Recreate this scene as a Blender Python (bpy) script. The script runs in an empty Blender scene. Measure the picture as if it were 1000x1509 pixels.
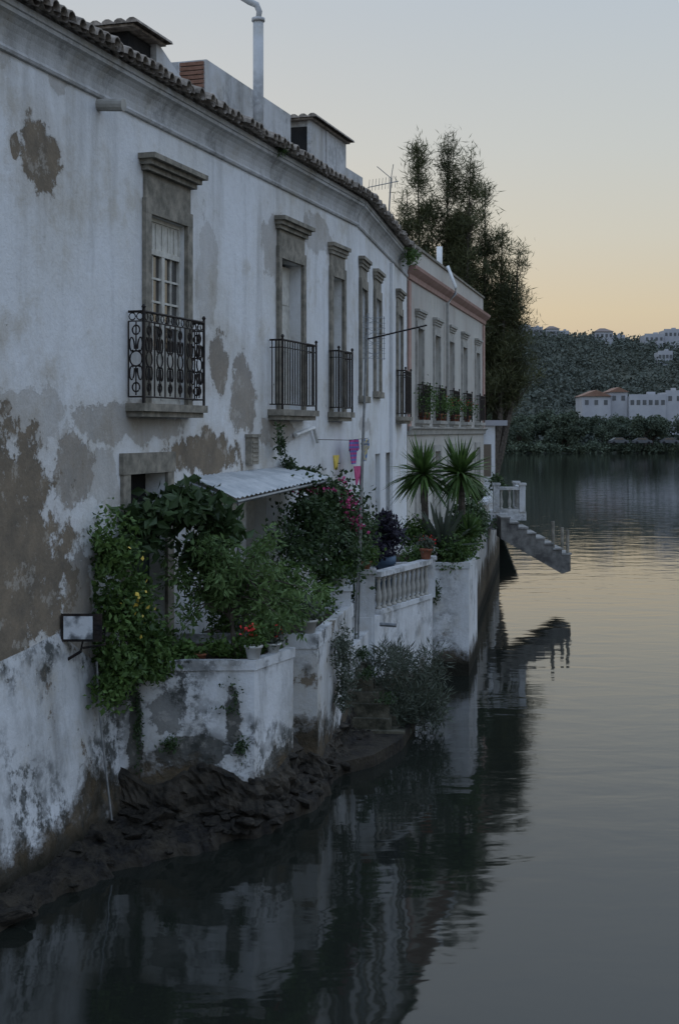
import bpy, math, random
import numpy as np
from mathutils import Vector, Matrix, noise
random.seed(7); rng=np.random.default_rng(7)
SC=bpy.context.scene; COL=SC.collection
H=4.9
SC.view_settings.view_transform='Standard'; SC.view_settings.look='None'; SC.view_settings.exposure=0
# ------------------------------------------------------------------ materials
class NT:
    def __init__(s,name):
        s.m=bpy.data.materials.new(name); s.m.use_nodes=True; s.t=s.m.node_tree; s.t.nodes.clear()
        s.out=s.t.nodes.new('ShaderNodeOutputMaterial'); s.b=s.t.nodes.new('ShaderNodeBsdfPrincipled')
        s.t.links.new(s.b.outputs[0],s.out.inputs[0]); s.tc=s.t.nodes.new('ShaderNodeTexCoord'); s.P=s.tc.outputs['Object']
    def put(s,inp,v):
        if isinstance(v,bpy.types.NodeSocket): s.t.links.new(v,inp)
        else: inp.default_value=v
    def math(s,op,a,b=0.0,clamp=False):
        n=s.t.nodes.new('ShaderNodeMath'); n.operation=op; n.use_clamp=clamp; s.put(n.inputs[0],a); s.put(n.inputs[1],b); return n.outputs[0]
    def vm(s,op,a,b=None):
        n=s.t.nodes.new('ShaderNodeVectorMath'); n.operation=op; s.put(n.inputs[0],a)
        if b is not None: s.put(n.inputs[1],b)
        return n.outputs['Value'] if op=='LENGTH' else n.outputs[0]
    def mix(s,f,a,b):
        n=s.t.nodes.new('ShaderNodeMix'); n.data_type='RGBA'
        c=lambda v:(v if isinstance(v,bpy.types.NodeSocket) else (v[0],v[1],v[2],1))
        s.put(n.inputs[0],f); s.put(n.inputs[6],c(a)); s.put(n.inputs[7],c(b)); return n.outputs[2]
    def noise(s,scale,detail=4,rough=.55,vec=None,dist=0):
        n=s.t.nodes.new('ShaderNodeTexNoise'); s.put(n.inputs['Vector'],vec if vec is not None else s.P)
        n.inputs['Scale'].default_value=scale; n.inputs['Detail'].default_value=detail; n.inputs['Roughness'].default_value=rough; n.inputs['Distortion'].default_value=dist
        return n.outputs[0]
    def step(s,f,lo,hi):
        n=s.t.nodes.new('ShaderNodeMapRange'); s.put(n.inputs[0],f); n.inputs[1].default_value=lo; n.inputs[2].default_value=hi
        return n.outputs[0]
    def z(s):
        n=s.t.nodes.new('ShaderNodeSeparateXYZ'); s.put(n.inputs[0],s.P); return n.outputs[2]
    def bump(s,h,strength=.4,dist=.02):
        n=s.t.nodes.new('ShaderNodeBump'); n.inputs['Strength'].default_value=strength; n.inputs['Distance'].default_value=dist
        s.put(n.inputs['Height'],h); s.t.links.new(n.outputs[0],s.b.inputs['Normal']); return n
    def fin(s,col,rough=.85,metal=0,spec=.3):
        s.put(s.b.inputs['Base Color'],col if isinstance(col,bpy.types.NodeSocket) else (*col,1)); s.put(s.b.inputs['Roughness'],rough)
        s.b.inputs['Metallic'].default_value=metal; s.b.inputs['Specular IOR Level'].default_value=spec; return s.m

def plaster(name,base,alt,render=(.225,.18,.13),render2=(.135,.115,.09),patches=(),chip=.70,grime=None,mould=0,streak=.4,pk=2.7,halo_c=(.37,.32,.25),ax='y',fleck=.45):
    s=NT(name); n1=s.noise(.55,6,.6); n2=s.noise(3.1,8,.70); n4=s.noise(1.1,9,.72)
    n3=s.noise(2.2,6,.65,vec=s.vm('MULTIPLY',s.P,(1,1,.12)))
    c=s.mix(s.step(n1,.38,.66),base,alt)
    c=s.mix(s.math('MULTIPLY',s.step(s.noise(9,5,.7),.45,.8),.22),c,(.33,.32,.30))
    c=s.mix(s.math('MULTIPLY',s.step(n3,.50,.72),streak),c,(.21,.20,.18))
    c=s.mix(s.math('MULTIPLY',s.step(n4,.53,.64),.35),c,(.40,.35,.27))
    rc=s.mix(s.step(s.noise(2.6,9,.75),.36,.66),render,render2)
    rc=s.mix(s.math('MULTIPLY',s.step(s.noise(3.7,7,.72,vec=s.vm('ADD',s.P,(3,8,5))),.56,.61),fleck),rc,(.44,.41,.36))
    pm=s.step(s.math('ADD',s.math('MULTIPLY',n2,.45),s.math('MULTIPLY',n4,.55)),chip-.075,chip-.05)
    halo=None
    for (py,pz,ry,rz,ht) in patches:
        if ax=='y': d=s.vm('LENGTH',s.vm('MULTIPLY',s.vm('SUBTRACT',s.P,(0,py,pz)),(0,1/ry,1/rz)))
        else: d=s.vm('LENGTH',s.vm('MULTIPLY',s.vm('SUBTRACT',s.P,(py,0,pz)),(1/ry,0,1/rz)))
        v=s.math('ADD',s.math('SUBTRACT',1.0,d),s.math('MULTIPLY',s.math('SUBTRACT',s.math('ADD',s.math('MULTIPLY',n4,.65),s.math('MULTIPLY',n2,.35)),.5),pk*1.6))
        pm=s.math('MAXIMUM',pm,s.math('MULTIPLY',s.step(v,-.02,.10),ht))
        hl=s.math('MULTIPLY',s.step(v,-.9,.1),ht); halo=hl if halo is None else s.math('MAXIMUM',halo,hl)
    if halo is not None: c=s.mix(s.math('MULTIPLY',halo,.42),c,halo_c)
    c=s.mix(pm,c,rc)
    if mould:
        mm=s.math('MULTIPLY',s.step(s.noise(1.0,4,.6,vec=s.vm('ADD',s.P,(7,3,1))),.46,.58),s.step(s.noise(4.5,8,.75),.45,.55))
        c=s.mix(s.math('MULTIPLY',mm,mould),c,(.04,.043,.038))
        m2=s.step(s.noise(1.6,8,.7,vec=s.vm('MULTIPLY',s.vm('ADD',s.P,(2,9,4)),(1,1,.4))),.5,.72)
        c=s.mix(s.math('MULTIPLY',m2,mould*.6),c,(.11,.115,.11))
    if grime is not None:
        zz=s.z(); g=s.step(s.math('ADD',s.math('SUBTRACT',grime,zz),s.math('MULTIPLY',s.math('SUBTRACT',n4,.5),2.6)),-.15,.15)
        c=s.mix(s.math('MULTIPLY',g,.95),c,s.mix(s.step(n2,.4,.62),(.035,.03,.02),(.11,.082,.05)))
        g2=s.step(s.math('ADD',s.math('SUBTRACT',.32,zz),s.math('MULTIPLY',s.math('SUBTRACT',n2,.5),.6)),-.1,.1)
        c=s.mix(g2,c,(.018,.017,.012))
    h=s.math('ADD',s.math('MULTIPLY',n4,1.3),s.math('SUBTRACT',s.math('MULTIPLY',s.noise(22,6,.7),.35),s.math('MULTIPLY',pm,.5)))
    if grime is not None: h=s.math('SUBTRACT',h,s.math('MULTIPLY',g,s.math('MULTIPLY',n2,3.0)))
    s.bump(h,.6,.04); return s.fin(c,.9,0,.15)
def simple(name,a,b,scale=6,rough=.7,metal=0,bump=.3,spec=.3,detail=6,lo=.38,hi=.64,bd=.01):
    s=NT(name); n=s.noise(scale,detail,.65); c=s.mix(s.step(n,lo,hi),a,b)
    if bump: s.bump(s.noise(scale*3,5,.65),bump,bd)
    return s.fin(c,rough,metal,spec)
def leafmat(name,dark,light,tr=.25,nscale=1.5,rough=.55):
    s=NT(name); at=s.t.nodes.new('ShaderNodeAttribute'); at.attribute_name='tint'
    f=s.math('ADD',s.math('MULTIPLY',at.outputs['Fac'],.55),s.math('MULTIPLY',s.step(s.noise(nscale,3,.6),.35,.65),.45))
    c=s.mix(f,dark,light); s.fin(c,rough,0,.3)
    t=s.t.nodes.new('ShaderNodeBsdfTranslucent'); s.put(t.inputs[0],c); mx=s.t.nodes.new('ShaderNodeMixShader'); mx.inputs[0].default_value=tr
    s.t.links.new(s.b.outputs[0],mx.inputs[1]); s.t.links.new(t.outputs[0],mx.inputs[2]); s.t.links.new(mx.outputs[0],s.out.inputs[0]); return s.m

WHITE=(.70,.71,.72); OFF=(.60,.59,.56)
M={}
M['wall1']=plaster('old_limewash',WHITE,OFF,chip=.70,grime=1.0,streak=.38,patches=[
 (15.05,7.95,.40,.42,1),(14.55,7.93,.09,.14,1),(14.3,3.65,1.45,1.25,1),(15.75,4.35,.5,.5,.7),(16.4,4.3,.5,.35,.35),(19.6,4.55,1.3,.30,1),(19.9,5.9,.35,.5,.8),(20.9,5.5,.5,.65,.7),
 (14.9,5.05,.8,.35,.3),(19.5,7.2,.35,1.0,.25),(22.1,7.9,.5,.6,.4),(17.2,5.0,1.5,.25,.5),(15.9,2.9,.35,.8,.7),(12.8,6.5,.6,.8,.7),(24.2,8.4,.9,.3,.4),(22.4,4.9,.9,.25,.6),(14.2,9.0,.3,.25,.3),(15.4,8.9,.25,.2,.4)])
M['wall2']=plaster('white_house_plaster',WHITE,(.63,.63,.61),chip=.73,grime=.9,streak=.25,patches=[(27.8,5.0,.9,.2,.4)])
M['wall3']=plaster('cream_house_plaster',(.50,.48,.43),(.43,.40,.36),chip=.75,grime=.9,streak=.3)
M['pink']=simple('pink_paint',(.34,.21,.17),(.41,.27,.23),3,.8)
M['terr']=plaster('sea_wall_plaster',(.62,.63,.64),(.46,.46,.45),chip=.655,grime=.72,mould=.9,streak=.5)
M['terr1']=plaster('planter_plaster',(.62,.63,.64),(.48,.48,.47),(.12,.115,.10),(.045,.047,.042),chip=.66,grime=.66,mould=.9,streak=.5,halo_c=(.33,.32,.29),pk=2.9,ax='x',fleck=.3,patches=[(-2.5,1.2,.10,.65,.95),(-2.1,1.5,.25,.25,.7),(-1.30,1.35,.13,.42,.95),(-1.7,.95,.45,.18,.9),(-.8,.7,.2,.18,.8),(-2.75,1.5,.2,.3,.6)])
M['terr2']=plaster('terrace_plaster',(.64,.65,.66),(.52,.52,.51),chip=.70,grime=.5,mould=.5,streak=.4)
M['terr3']=plaster('long_terrace_plaster',(.40,.39,.37),(.30,.29,.27),chip=.68,grime=1.1,mould=.7,streak=.5)
M['roofw']=plaster('roof_plaster',(.55,.55,.55),(.43,.43,.42),chip=.70,streak=.6,mould=.3)
M['stone']=simple('weathered_stone',(.14,.13,.105),(.30,.27,.22),5,.9,bump=.5)
M['stone2']=simple('pale_stone',(.28,.27,.24),(.42,.40,.36),4,.9,bump=.4)
M['stairst']=simple('dark_stair_stone',(.08,.075,.07),(.22,.21,.19),3,.9,bump=.4)  # stair body, darker than the tread stone below
M['tread']=simple('pale_tread_stone',(.18,.175,.16),(.36,.35,.33),3,.9,bump=.4)
M['wet']=simple('wet_rock',(.006,.005,.004),(.036,.029,.019),3.0,.75,bump=1,detail=10,bd=.05)
M['rock']=simple('shore_rock',(.010,.009,.007),(.055,.046,.034),5,.85,bump=1,detail=9,bd=.03)
M['iron']=simple('rusty_iron',(.010,.010,.011),(.035,.025,.02),12,.6,.3)
M['galv']=simple('galvanised_metal',(.16,.17,.18),(.28,.29,.29),9,.45,.6)
M['wood']=simple('old_white_wood',(.42,.40,.35),(.58,.56,.50),7,.7)
M['dark']=simple('dark_interior',(.008,.008,.009),(.018,.017,.016),3,.9,bump=0)
M['green']=simple('green_door_paint',(.02,.03,.025),(.04,.055,.045),8,.65)
M['tile']=simple('aged_roof_tile',(.13,.11,.09),(.36,.31,.26),9,.9,bump=.6)
M['orange']=simple('orange_roof_tile',(.20,.115,.08),(.27,.16,.115),.6,.9,bump=0)
M['terra']=simple('terracotta',(.25,.09,.05),(.36,.15,.09),9,.8)
M['potw']=simple('white_glazed_pot',(.55,.55,.53),(.68,.68,.66),6,.5)
M['blue']=simple('blue_plastic',(.06,.10,.16),(.09,.14,.2),6,.5)
M['soil']=simple('soil',(.02,.015,.01),(.06,.045,.03),14,.95,bump=1)
M['bark']=simple('bark',(.05,.04,.03),(.13,.11,.09),10,.9,bump=.8)
M['sheet']=simple('corrugated_sheet_paint',(.36,.38,.39),(.52,.53,.53),3,.5,.2)
M['brick']=simple('brick',(.16,.08,.05),(.24,.13,.09),14,.9)
M['hwhite']=simple('distant_white_paint',(.34,.34,.36),(.41,.41,.42),.2,.9,bump=0)
M['hwall']=simple('distant_grey_wall',(.20,.20,.20),(.27,.27,.26),.2,.9,bump=0)
M['carp']=simple('grey_car_paint',(.07,.075,.08),(.10,.105,.11),1,.4,bump=0)
M['hroof']=simple('distant_dark_roof',(.16,.13,.12),(.2,.16,.14),.3,.9,bump=0)
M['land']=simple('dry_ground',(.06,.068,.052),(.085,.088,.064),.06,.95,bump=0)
g=NT('window_glass'); g.bump(g.noise(1.5,2,.5),.08,.02); M['glass']=g.fin((.045,.042,.038),.06,0,.9)
M['hglass']=simple('distant_window_glass',(.09,.095,.10),(.12,.12,.12),1,.4,bump=0)
M['red']=simple('red_petal',(.45,.02,.02),(.6,.05,.04),8,.6,bump=0)
M['magenta']=simple('magenta_petal',(.36,.03,.12),(.48,.08,.2),8,.6,bump=0)
M['yellow']=simple('yellow_petal',(.50,.36,.05),(.6,.45,.1),8,.6,bump=0)
M['lf_dark']=leafmat('leaf_dark',(.014,.026,.011),(.07,.115,.042))
M['lf_mid']=leafmat('leaf_mid',(.024,.05,.014),(.12,.20,.05))
M['lf_light']=leafmat('leaf_light',(.045,.085,.026),(.18,.27,.095),.35)
M['lf_grey']=leafmat('leaf_grey',(.035,.044,.032),(.12,.14,.10))
M['lf_purple']=leafmat('leaf_purple',(.010,.011,.016),(.045,.038,.06))
M['lf_cas']=leafmat('leaf_needle',(.028,.034,.016),(.135,.14,.062),.4,.5)
M['lf_far_haze']=leafmat('leaf_far_haze',(.068,.082,.070),(.098,.110,.085),.1,.02,.8)  # distance haze is put into these paled, greyed leaf colours
M['lf_shore']=leafmat('leaf_shore',(.042,.058,.044),(.11,.135,.082),.1,.10,.8)
# ------------------------------------------------------------------ mesh tools
class MB:
    def __init__(s): s.v=[]; s.f=[]
    def add(s,vs,fs):
        k=len(s.v); s.v+= [tuple(v) for v in vs]; s.f+=[tuple(i+k for i in f) for f in fs]
    def hexa(s,p):
        s.add(p,[(3,2,1,0),(4,5,6,7),(0,1,5,4),(1,2,6,5),(2,3,7,6),(3,0,4,7)])
    def box(s,x0,x1,y0,y1,z0,z1):
        s.hexa([(x0,y0,z0),(x1,y0,z0),(x1,y1,z0),(x0,y1,z0),(x0,y0,z1),(x1,y0,z1),(x1,y1,z1),(x0,y1,z1)])
    def prism(s,poly,z0,z1):
        n=len(poly); vs=[(*p,z0) for p in poly]+[(*p,z1) for p in poly]
        s.add(vs,[tuple(range(n-1,-1,-1)),tuple(range(n,2*n))]+[(i,(i+1)%n,n+(i+1)%n,n+i) for i in range(n)])
    def tube(s,pts,r,n=6,caps=True):
        pts=[Vector(p) for p in pts]; m=len(pts); rs=r if isinstance(r,(list,tuple)) else [r]*m
        vs=[]
        for i,p in enumerate(pts):
            d=(pts[min(i+1,m-1)]-pts[max(i-1,0)]).normalized()
            a=d.cross(Vector((0,0,1)) if abs(d.z)<.9 else Vector((1,0,0))).normalized(); b=d.cross(a)
            vs+=[p+(a*math.cos(t)+b*math.sin(t))*rs[i] for t in [2*math.pi*k/n for k in range(n)]]
        fs=[(i*n+k,i*n+(k+1)%n,(i+1)*n+(k+1)%n,(i+1)*n+k) for i in range(m-1) for k in range(n)]
        if caps: fs+=[tuple(range(n-1,-1,-1)),tuple((m-1)*n+k for k in range(n))]
        s.add(vs,fs)
    def lathe(s,c,prof,n=12):
        k=len(prof); vs=[(c[0]+r*math.cos(2*math.pi*j/n),c[1]+r*math.sin(2*math.pi*j/n),c[2]+z) for r,z in prof for j in range(n)]
        fs=[(i*n+j,i*n+(j+1)%n,(i+1)*n+(j+1)%n,(i+1)*n+j) for i in range(k-1) for j in range(n)]
        fs+=[tuple(range(n-1,-1,-1)),tuple((k-1)*n+j for j in range(n))]; s.add(vs,fs)
WT={}
def thing(name,base,label,cat,kind=None,group=None):
    e=bpy.data.objects.new(name,None); e.empty_display_size=.2; e.location=base; COL.objects.link(e)
    e['label']=label; e['category']=cat
    if kind: e['kind']=kind
    if group: e['group']=group
    WT[e.name]=Vector(base); return e
def mk(name,mb,mat,parent=None,smooth=False,tint=None,label=None,cat=None,kind=None,group=None):
    me=bpy.data.meshes.new(name); me.from_pydata(mb.v,[],mb.f); me.materials.append(M[mat] if isinstance(mat,str) else mat)
    if smooth: me.polygons.foreach_set('use_smooth',[True]*len(me.polygons))
    if tint is not None:
        a=me.attributes.new('tint','FLOAT','POINT'); a.data.foreach_set('value',np.asarray(tint,dtype=np.float32))
    me.update(); o=bpy.data.objects.new(name,me); COL.objects.link(o)
    if parent:
        o.parent=parent
        if parent.name in WT: o.matrix_parent_inverse=Matrix.Translation(-WT[parent.name])
    if label: o['label']=label
    if cat: o['category']=cat
    if kind: o['kind']=kind
    if group: o['group']=group
    return o
def dup(t,loc,rz=0,sc=1,label=None):
    c=t.copy(); COL.objects.link(c); c.location=loc; c.rotation_euler=(0,0,rz); c.scale=(sc,sc,sc) if not isinstance(sc,tuple) else sc
    if label: c['label']=label
    for ch in t.children:
        k=ch.copy(); COL.objects.link(k); k.parent=c
    return c
class Fr:
    def __init__(s,p0,p1):
        s.p=Vector((*p0,0)); q=Vector((*p1,0)); s.L=(q-s.p).length; s.d=(q-s.p).normalized(); s.n=Vector((s.d.y,-s.d.x,0))
    def u(s,Y): return (Y-s.p.y)/s.d.y
    def pt(s,u,d,z): return tuple(s.p+s.d*u+s.n*d+Vector((0,0,z)))
    def box(s,mb,u0,u1,d0,d1,z0,z1):
        mb.hexa([s.pt(u0,d0,z0),s.pt(u0,d1,z0),s.pt(u1,d1,z0),s.pt(u1,d0,z0),s.pt(u0,d0,z1),s.pt(u0,d1,z1),s.pt(u1,d1,z1),s.pt(u1,d0,z1)])
    def extr(s,mb,prof,u0,u1):
        n=len(prof); vs=[s.pt(u0,d,z) for d,z in prof]+[s.pt(u1,d,z) for d,z in prof]
        mb.add(vs,[tuple(range(n)),tuple(range(2*n-1,n-1,-1))]+[(i,n+i,n+(i+1)%n,(i+1)%n) for i in range(n)])
def wall(fr,z0,z1,holes,depth=7.0,rev=.32,u0=0,u1=None):
    u1=fr.L if u1 is None else u1; mb=MB()
    us=sorted({u0,u1,*[h[0] for h in holes],*[h[1] for h in holes]}); zs=sorted({z0,z1,*[h[2] for h in holes],*[h[3] for h in holes]})
    for a,b in zip(us,us[1:]):
        for c,d in zip(zs,zs[1:]):
            um,zm=(a+b)/2,(c+d)/2
            if any(h[0]<um<h[1] and h[2]<zm<h[3] for h in holes): continue
            mb.add([fr.pt(a,0,c),fr.pt(b,0,c),fr.pt(b,0,d),fr.pt(a,0,d)],[(0,1,2,3)])
    for a,b,c,d in holes:
        A=[fr.pt(a,0,c),fr.pt(b,0,c),fr.pt(b,0,d),fr.pt(a,0,d)]; B=[fr.pt(a,-rev,c),fr.pt(b,-rev,c),fr.pt(b,-rev,d),fr.pt(a,-rev,d)]
        mb.add(A+B,[(i,4+i,4+(i+1)%4,(i+1)%4) for i in range(4)])
    A=[fr.pt(u0,0,z0),fr.pt(u1,0,z0),fr.pt(u1,0,z1),fr.pt(u0,0,z1)]; B=[fr.pt(u0,-rev,z0),fr.pt(u1,-rev,z0),fr.pt(u1,-rev,z1),fr.pt(u0,-rev,z1)]
    mb.add(A+B,[(i,4+i,4+(i+1)%4,(i+1)%4) for i in range(4)])
    fr.box(mb,u0,u1,-depth,-rev,z0,z1); return mb
def leafcloud(blobs,n,size,asp=.5,gap=.0,gfreq=3.0,droop=0.,shell=.45,seed=1):
    r=np.random.default_rng(seed); w=np.array([b[1][0]*b[1][1]*b[1][2] for b in blobs])**.8; w/=w.sum()
    idx=r.choice(len(blobs),n*2,p=w); C=np.array([b[0] for b in blobs])[idx]; R=np.array([b[1] for b in blobs])[idx]
    d=r.normal(size=(n*2,3)); d/=np.linalg.norm(d,axis=1)[:,None]; P=C+d*R*(r.random((n*2,1))**shell)*(1+.25*r.normal(size=(n*2,1)))
    f=gfreq; g_=np.sin(P[:,0]*f*2.1+seed)*np.sin(P[:,1]*f*1.7+1.3*seed)+np.sin(P[:,2]*f*2.4+.7*seed)*np.sin((P[:,0]+P[:,1])*f*1.3)
    P=P[g_>gap-.35][:n]; return leafmesh(P,size,asp,droop,r)
def leafmesh(P,size,asp,droop,r,dirs=None):
    n=len(P); a=r.normal(size=(n,3)) if dirs is None else dirs+.35*r.normal(size=(n,3)); a[:,2]-=droop; a/=np.linalg.norm(a,axis=1)[:,None]
    u=r.normal(size=(n,3)); u[:,2]+=1.0; b=np.cross(a,u); b/=np.linalg.norm(b,axis=1)[:,None]+1e-9; nn=np.cross(a,b)
    L=size*(.6+.8*r.random((n,1))); a=a*L; b=b*L*asp*.5
    V=np.stack([P,P+.45*a+b+nn*L*.08,P+a-nn*L*.05,P+.45*a-b+nn*L*.08],1).reshape(-1,3)
    mb=MB(); mb.v=V.tolist(); mb.f=[(4*i,4*i+1,4*i+2,4*i+3) for i in range(n)]; return mb,np.repeat(r.random(n),4)
def clumps(C,rad,per,size,asp,droop=0.,seed=1,out=True):
    r=np.random.default_rng(seed); C=np.asarray(C,float); rad=np.broadcast_to(np.asarray(rad,float),(len(C),))
    idx=np.repeat(np.arange(len(C)),per); d=r.normal(size=(len(idx),3)); d/=np.linalg.norm(d,axis=1)[:,None]
    P=C[idx]+d*rad[idx][:,None]*r.random((len(idx),1))**.5; mb,t=leafmesh(P,size,asp,droop,r,d if out else None)
    ct=r.random(len(C)); t=np.clip(.5*t+.5*np.repeat(ct[idx],4),0,1); return mb,t
# ------------------------------------------------------------------ facade parts
def window(house,fr,uc,w,z0,z1,top,balc=None,style='glass',sd=0,mat='stone',rec=.20,cs=1.0):
    a,b=uc-w/2,uc+w/2
    s=MB()
    fw=.055; q=-rec
    if style!='open':
        fr.box(s,a,a+fw,q-.04,q+.05,z0,z1); fr.box(s,b-fw,b,q-.04,q+.05,z0,z1); fr.box(s,a+fw,b-fw,q-.04,q+.05,z1-fw,z1); fr.box(s,a+fw,b-fw,q-.04,q+.05,z0,z0+fw)
        tz=z0+(z1-z0)*.80; fr.box(s,a+fw,b-fw,q-.04,q+.06,tz,tz+.07); fr.box(s,uc-.045,uc+.045,q-.04,q+.055,z0+fw,tz)
        for k in range(1,4):
            zz=z0+.75+(tz-z0-.75)*k/4; fr.box(s,a+fw,b-fw,q-.015,q+.04,zz-.014,zz+.014)
        for uu in (uc-w*.25,uc+w*.25): fr.box(s,uu-.014,uu+.014,q-.013,q+.038,z0+.7,z1-fw)
        fr.box(s,a+fw,b-fw,q-.02,q+.035,z0+fw,z0+.72)
        if style=='panel':
            fr.box(s,a+fw,b-fw,q-.01,q+.03,tz+.07,z1-fw)
            for k in range(1,6): fr.box(s,a+w*k/6-.012,a+w*k/6+.012,q+.031,q+.045,tz+.09,z1-fw-.02)
    else:
        fr.box(s,b-.5*w,b,-.26,-.20,z0,z1-.05); fr.box(s,a,a+fw,-.24,-.15,z0,z1)
        for k in range(3): fr.box(s,b-.42*w,b-.08*w,-.198,-.19,z0+.2+k*.8,z0+.8+k*.8)
    win=mk('window',s,'wood',house)
    g_=MB(); fr.box(g_,a,b,-.30,q+.01 if style!='open' else -.29,z0+.0,z1); mk('glass',g_,'glass' if style!='open' else 'dark',win)  # open windows: near-black box painted as the unlit room, no pane
    m=MB(); j=.17 if cs==1 else .13; pr=.06
    fr.box(m,a-j,a-.003,.002,pr,z0,z1); fr.box(m,b+.003,b+j,.002,pr,z0,z1)
    fr.box(m,a-j,b+j,.002,pr+.002,z1+.002,z1+.19)
    if top>z1+.4:
        fr.box(m,a-j+.03,b+j-.03,.002,pr-.02,z1+.19,top-.2)
        for k,(dd,ww) in enumerate([(.11,.03),(.17,.07),(.24,.12)]): fr.box(m,a-j-ww*cs,b+j+ww*cs,.002,max(.07,dd*cs),top-.2+k*.067,top-.2+(k+1)*.067-.001*(k==0))
    mk('surround',m,mat,win)
    if balc:
        z=z0; hw=balc[0]; pj=balc[1]; rh=balc[2]; B=MB(); uc=uc+(balc[4] if len(balc)>4 else 0)
        fr.box(B,uc-hw,uc+hw,.0015,pj,z-.10,z-.001); fr.box(B,uc-hw+.04,uc+hw-.04,.0015,pj-.05,z-.17,z-.10)
        bal=mk('balcony',B,'stone2' if mat!='stone' else 'stone',house); R=MB(); e=pj-.04; u0,u1=uc-hw+.05,uc+hw-.05
        for zz,rr in ((z+rh,.018),(z+.08,.012),(z+rh-.12,.009)):
            R.tube([fr.pt(u0,.02,zz),fr.pt(u0,e,zz)],rr); R.tube([fr.pt(u0-.01,e,zz),fr.pt(u1+.01,e,zz)],rr); R.tube([fr.pt(u1,e,zz),fr.pt(u1,.02,zz)],rr)
        for uu in (u0,u1): R.tube([fr.pt(uu,e,z),fr.pt(uu,e,z+rh+.03)],.02); R.lathe(fr.pt(uu,e,z+rh+.03),[(.012,0),(.03,.03),(.012,.06)],8)
        if balc[3]=='bars':
            n=int((u1-u0)/.115)
            for k in range(1,n): R.tube([fr.pt(u0+(u1-u0)*k/n,e,z+.08),fr.pt(u0+(u1-u0)*k/n,e,z+rh)],.010,5)
            for uu in (u0,u1):
                for k in range(1,4): R.tube([fr.pt(uu,e*k/4,z+.08),fr.pt(uu,e*k/4,z+rh)],.010,5)
        else:
            def panel(P,wd):
                n=max(1,round(wd/.30)); mw=wd/n
                for k in range(n+1): R.tube([P(k*mw,z+.08),P(k*mw,z+rh-.12)],.011,5)
                for k in range(n):
                    c=(k+.5)*mw
                    for zc,rr in ((z+.56,.085),(z+.2,.05),(z+.92,.05)):
                        R.tube([P(c+rr*math.cos(t),zc+rr*1.15*math.sin(t)) for t in [2*math.pi*i/14 for i in range(15)]],.011,5,False)
                    for sg in (1,-1):
                        for up in (1,-1):
                            pts=[]
                            for i in range(17):
                                t=i/16*1.55*math.pi; rr=.10-.06*i/16
                                pts.append(P(c+sg*(.02+rr*(1-math.cos(t))*.55),z+.56+up*(.12+rr*math.sin(t)*1.6+.05*i/16)))
                            R.tube(pts,.011,5,False)
                        R.tube([P(c,z+.56+sg*.1),P(c,z+.56+sg*.46)],.010,5)
                for k in range(n*2): 
                    c=(k+.5)*mw/2; R.tube([P(c+.045*math.cos(t),z+rh-.06+.045*math.sin(t)) for t in [2*math.pi*i/10 for i in range(11)]],.008,4,False)
            panel(lambda q,zz:fr.pt(u0+q,e,zz),u1-u0)
            panel(lambda q,zz:fr.pt(u0,.02+q,zz),e-.02); panel(lambda q,zz:fr.pt(u1,.02+q,zz),e-.02)
        mk('railing',R,'iron',bal)
    else:
        if mat=='stone': B=MB(); fr.box(B,a-.2,b+.2,.0015,.10,z0-.13,z0-.002); mk('sill',B,mat,win)
    return win
def tiles(fr,u0,u1,ze,d0=.36,d1=-4.0,pitch=.32,sp=.205,seed=1):
    r=random.Random(seed); mb=MB(); n=int((u1-u0)/sp)
    fr.extr(mb,[(d0-.20,ze-.02),(d0-.20,ze+.03),(d1,ze+(d0-d1)*pitch),(-7.0,ze+1.0),(-7.0,ze-.02)],u0,u1)
    for i in range(n):
        u=u0+(i+.5)*(u1-u0)/n+r.uniform(-.014,.014); k0=r.uniform(-.04,.05); zo=r.uniform(-.012,.018)
        vs=[];N=6; rows=[(d0+k0,ze+.0+zo),(d0-.45,ze+.45*pitch+.02),(d1,ze+(d0-d1)*pitch+.03)]
        for (d,z) in rows:
            for rr in (.098,.080):
                for q in range(N+1):
                    t=math.pi*q/N; vs.append(fr.pt(u+rr*math.cos(t),d,z+rr*1.05*math.sin(t)))
        fs=[]
        K=2*(N+1)
        for a in range(2):
            for q in range(N):
                fs.append((a*K+q,a*K+q+1,(a+1)*K+q+1,(a+1)*K+q)); fs.append((a*K+N+1+q,(a+1)*K+N+1+q,(a+1)*K+N+2+q,a*K+N+2+q))
        for q in range(N): fs.append((q,N+1+q,N+2+q,q+1))
        mb.add(vs,fs)
        vs=[]
        uc=u+sp/2
        for (d,z) in ((d0-.05+k0,ze+.045),(d0-.5,ze+.045+.47*pitch)):
            for q in range(N+1):
                t=math.pi+math.pi*q/N; vs.append(fr.pt(uc+.095*math.cos(t),d,z+.085*math.sin(t)))
        mb.add(vs,[(q,q+1,N+2+q,N+1+q) for q in range(N)])
    return mb
CORN=[(.002,8.90),(.035,8.91),(.05,8.94),(.035,8.975),(.02,8.98),(.025,9.06),(.045,9.14),(.08,9.21),(.125,9.26),(.165,9.285),(.165,9.33),(.185,9.34),(.185,9.41),(.002,9.41)]
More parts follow.
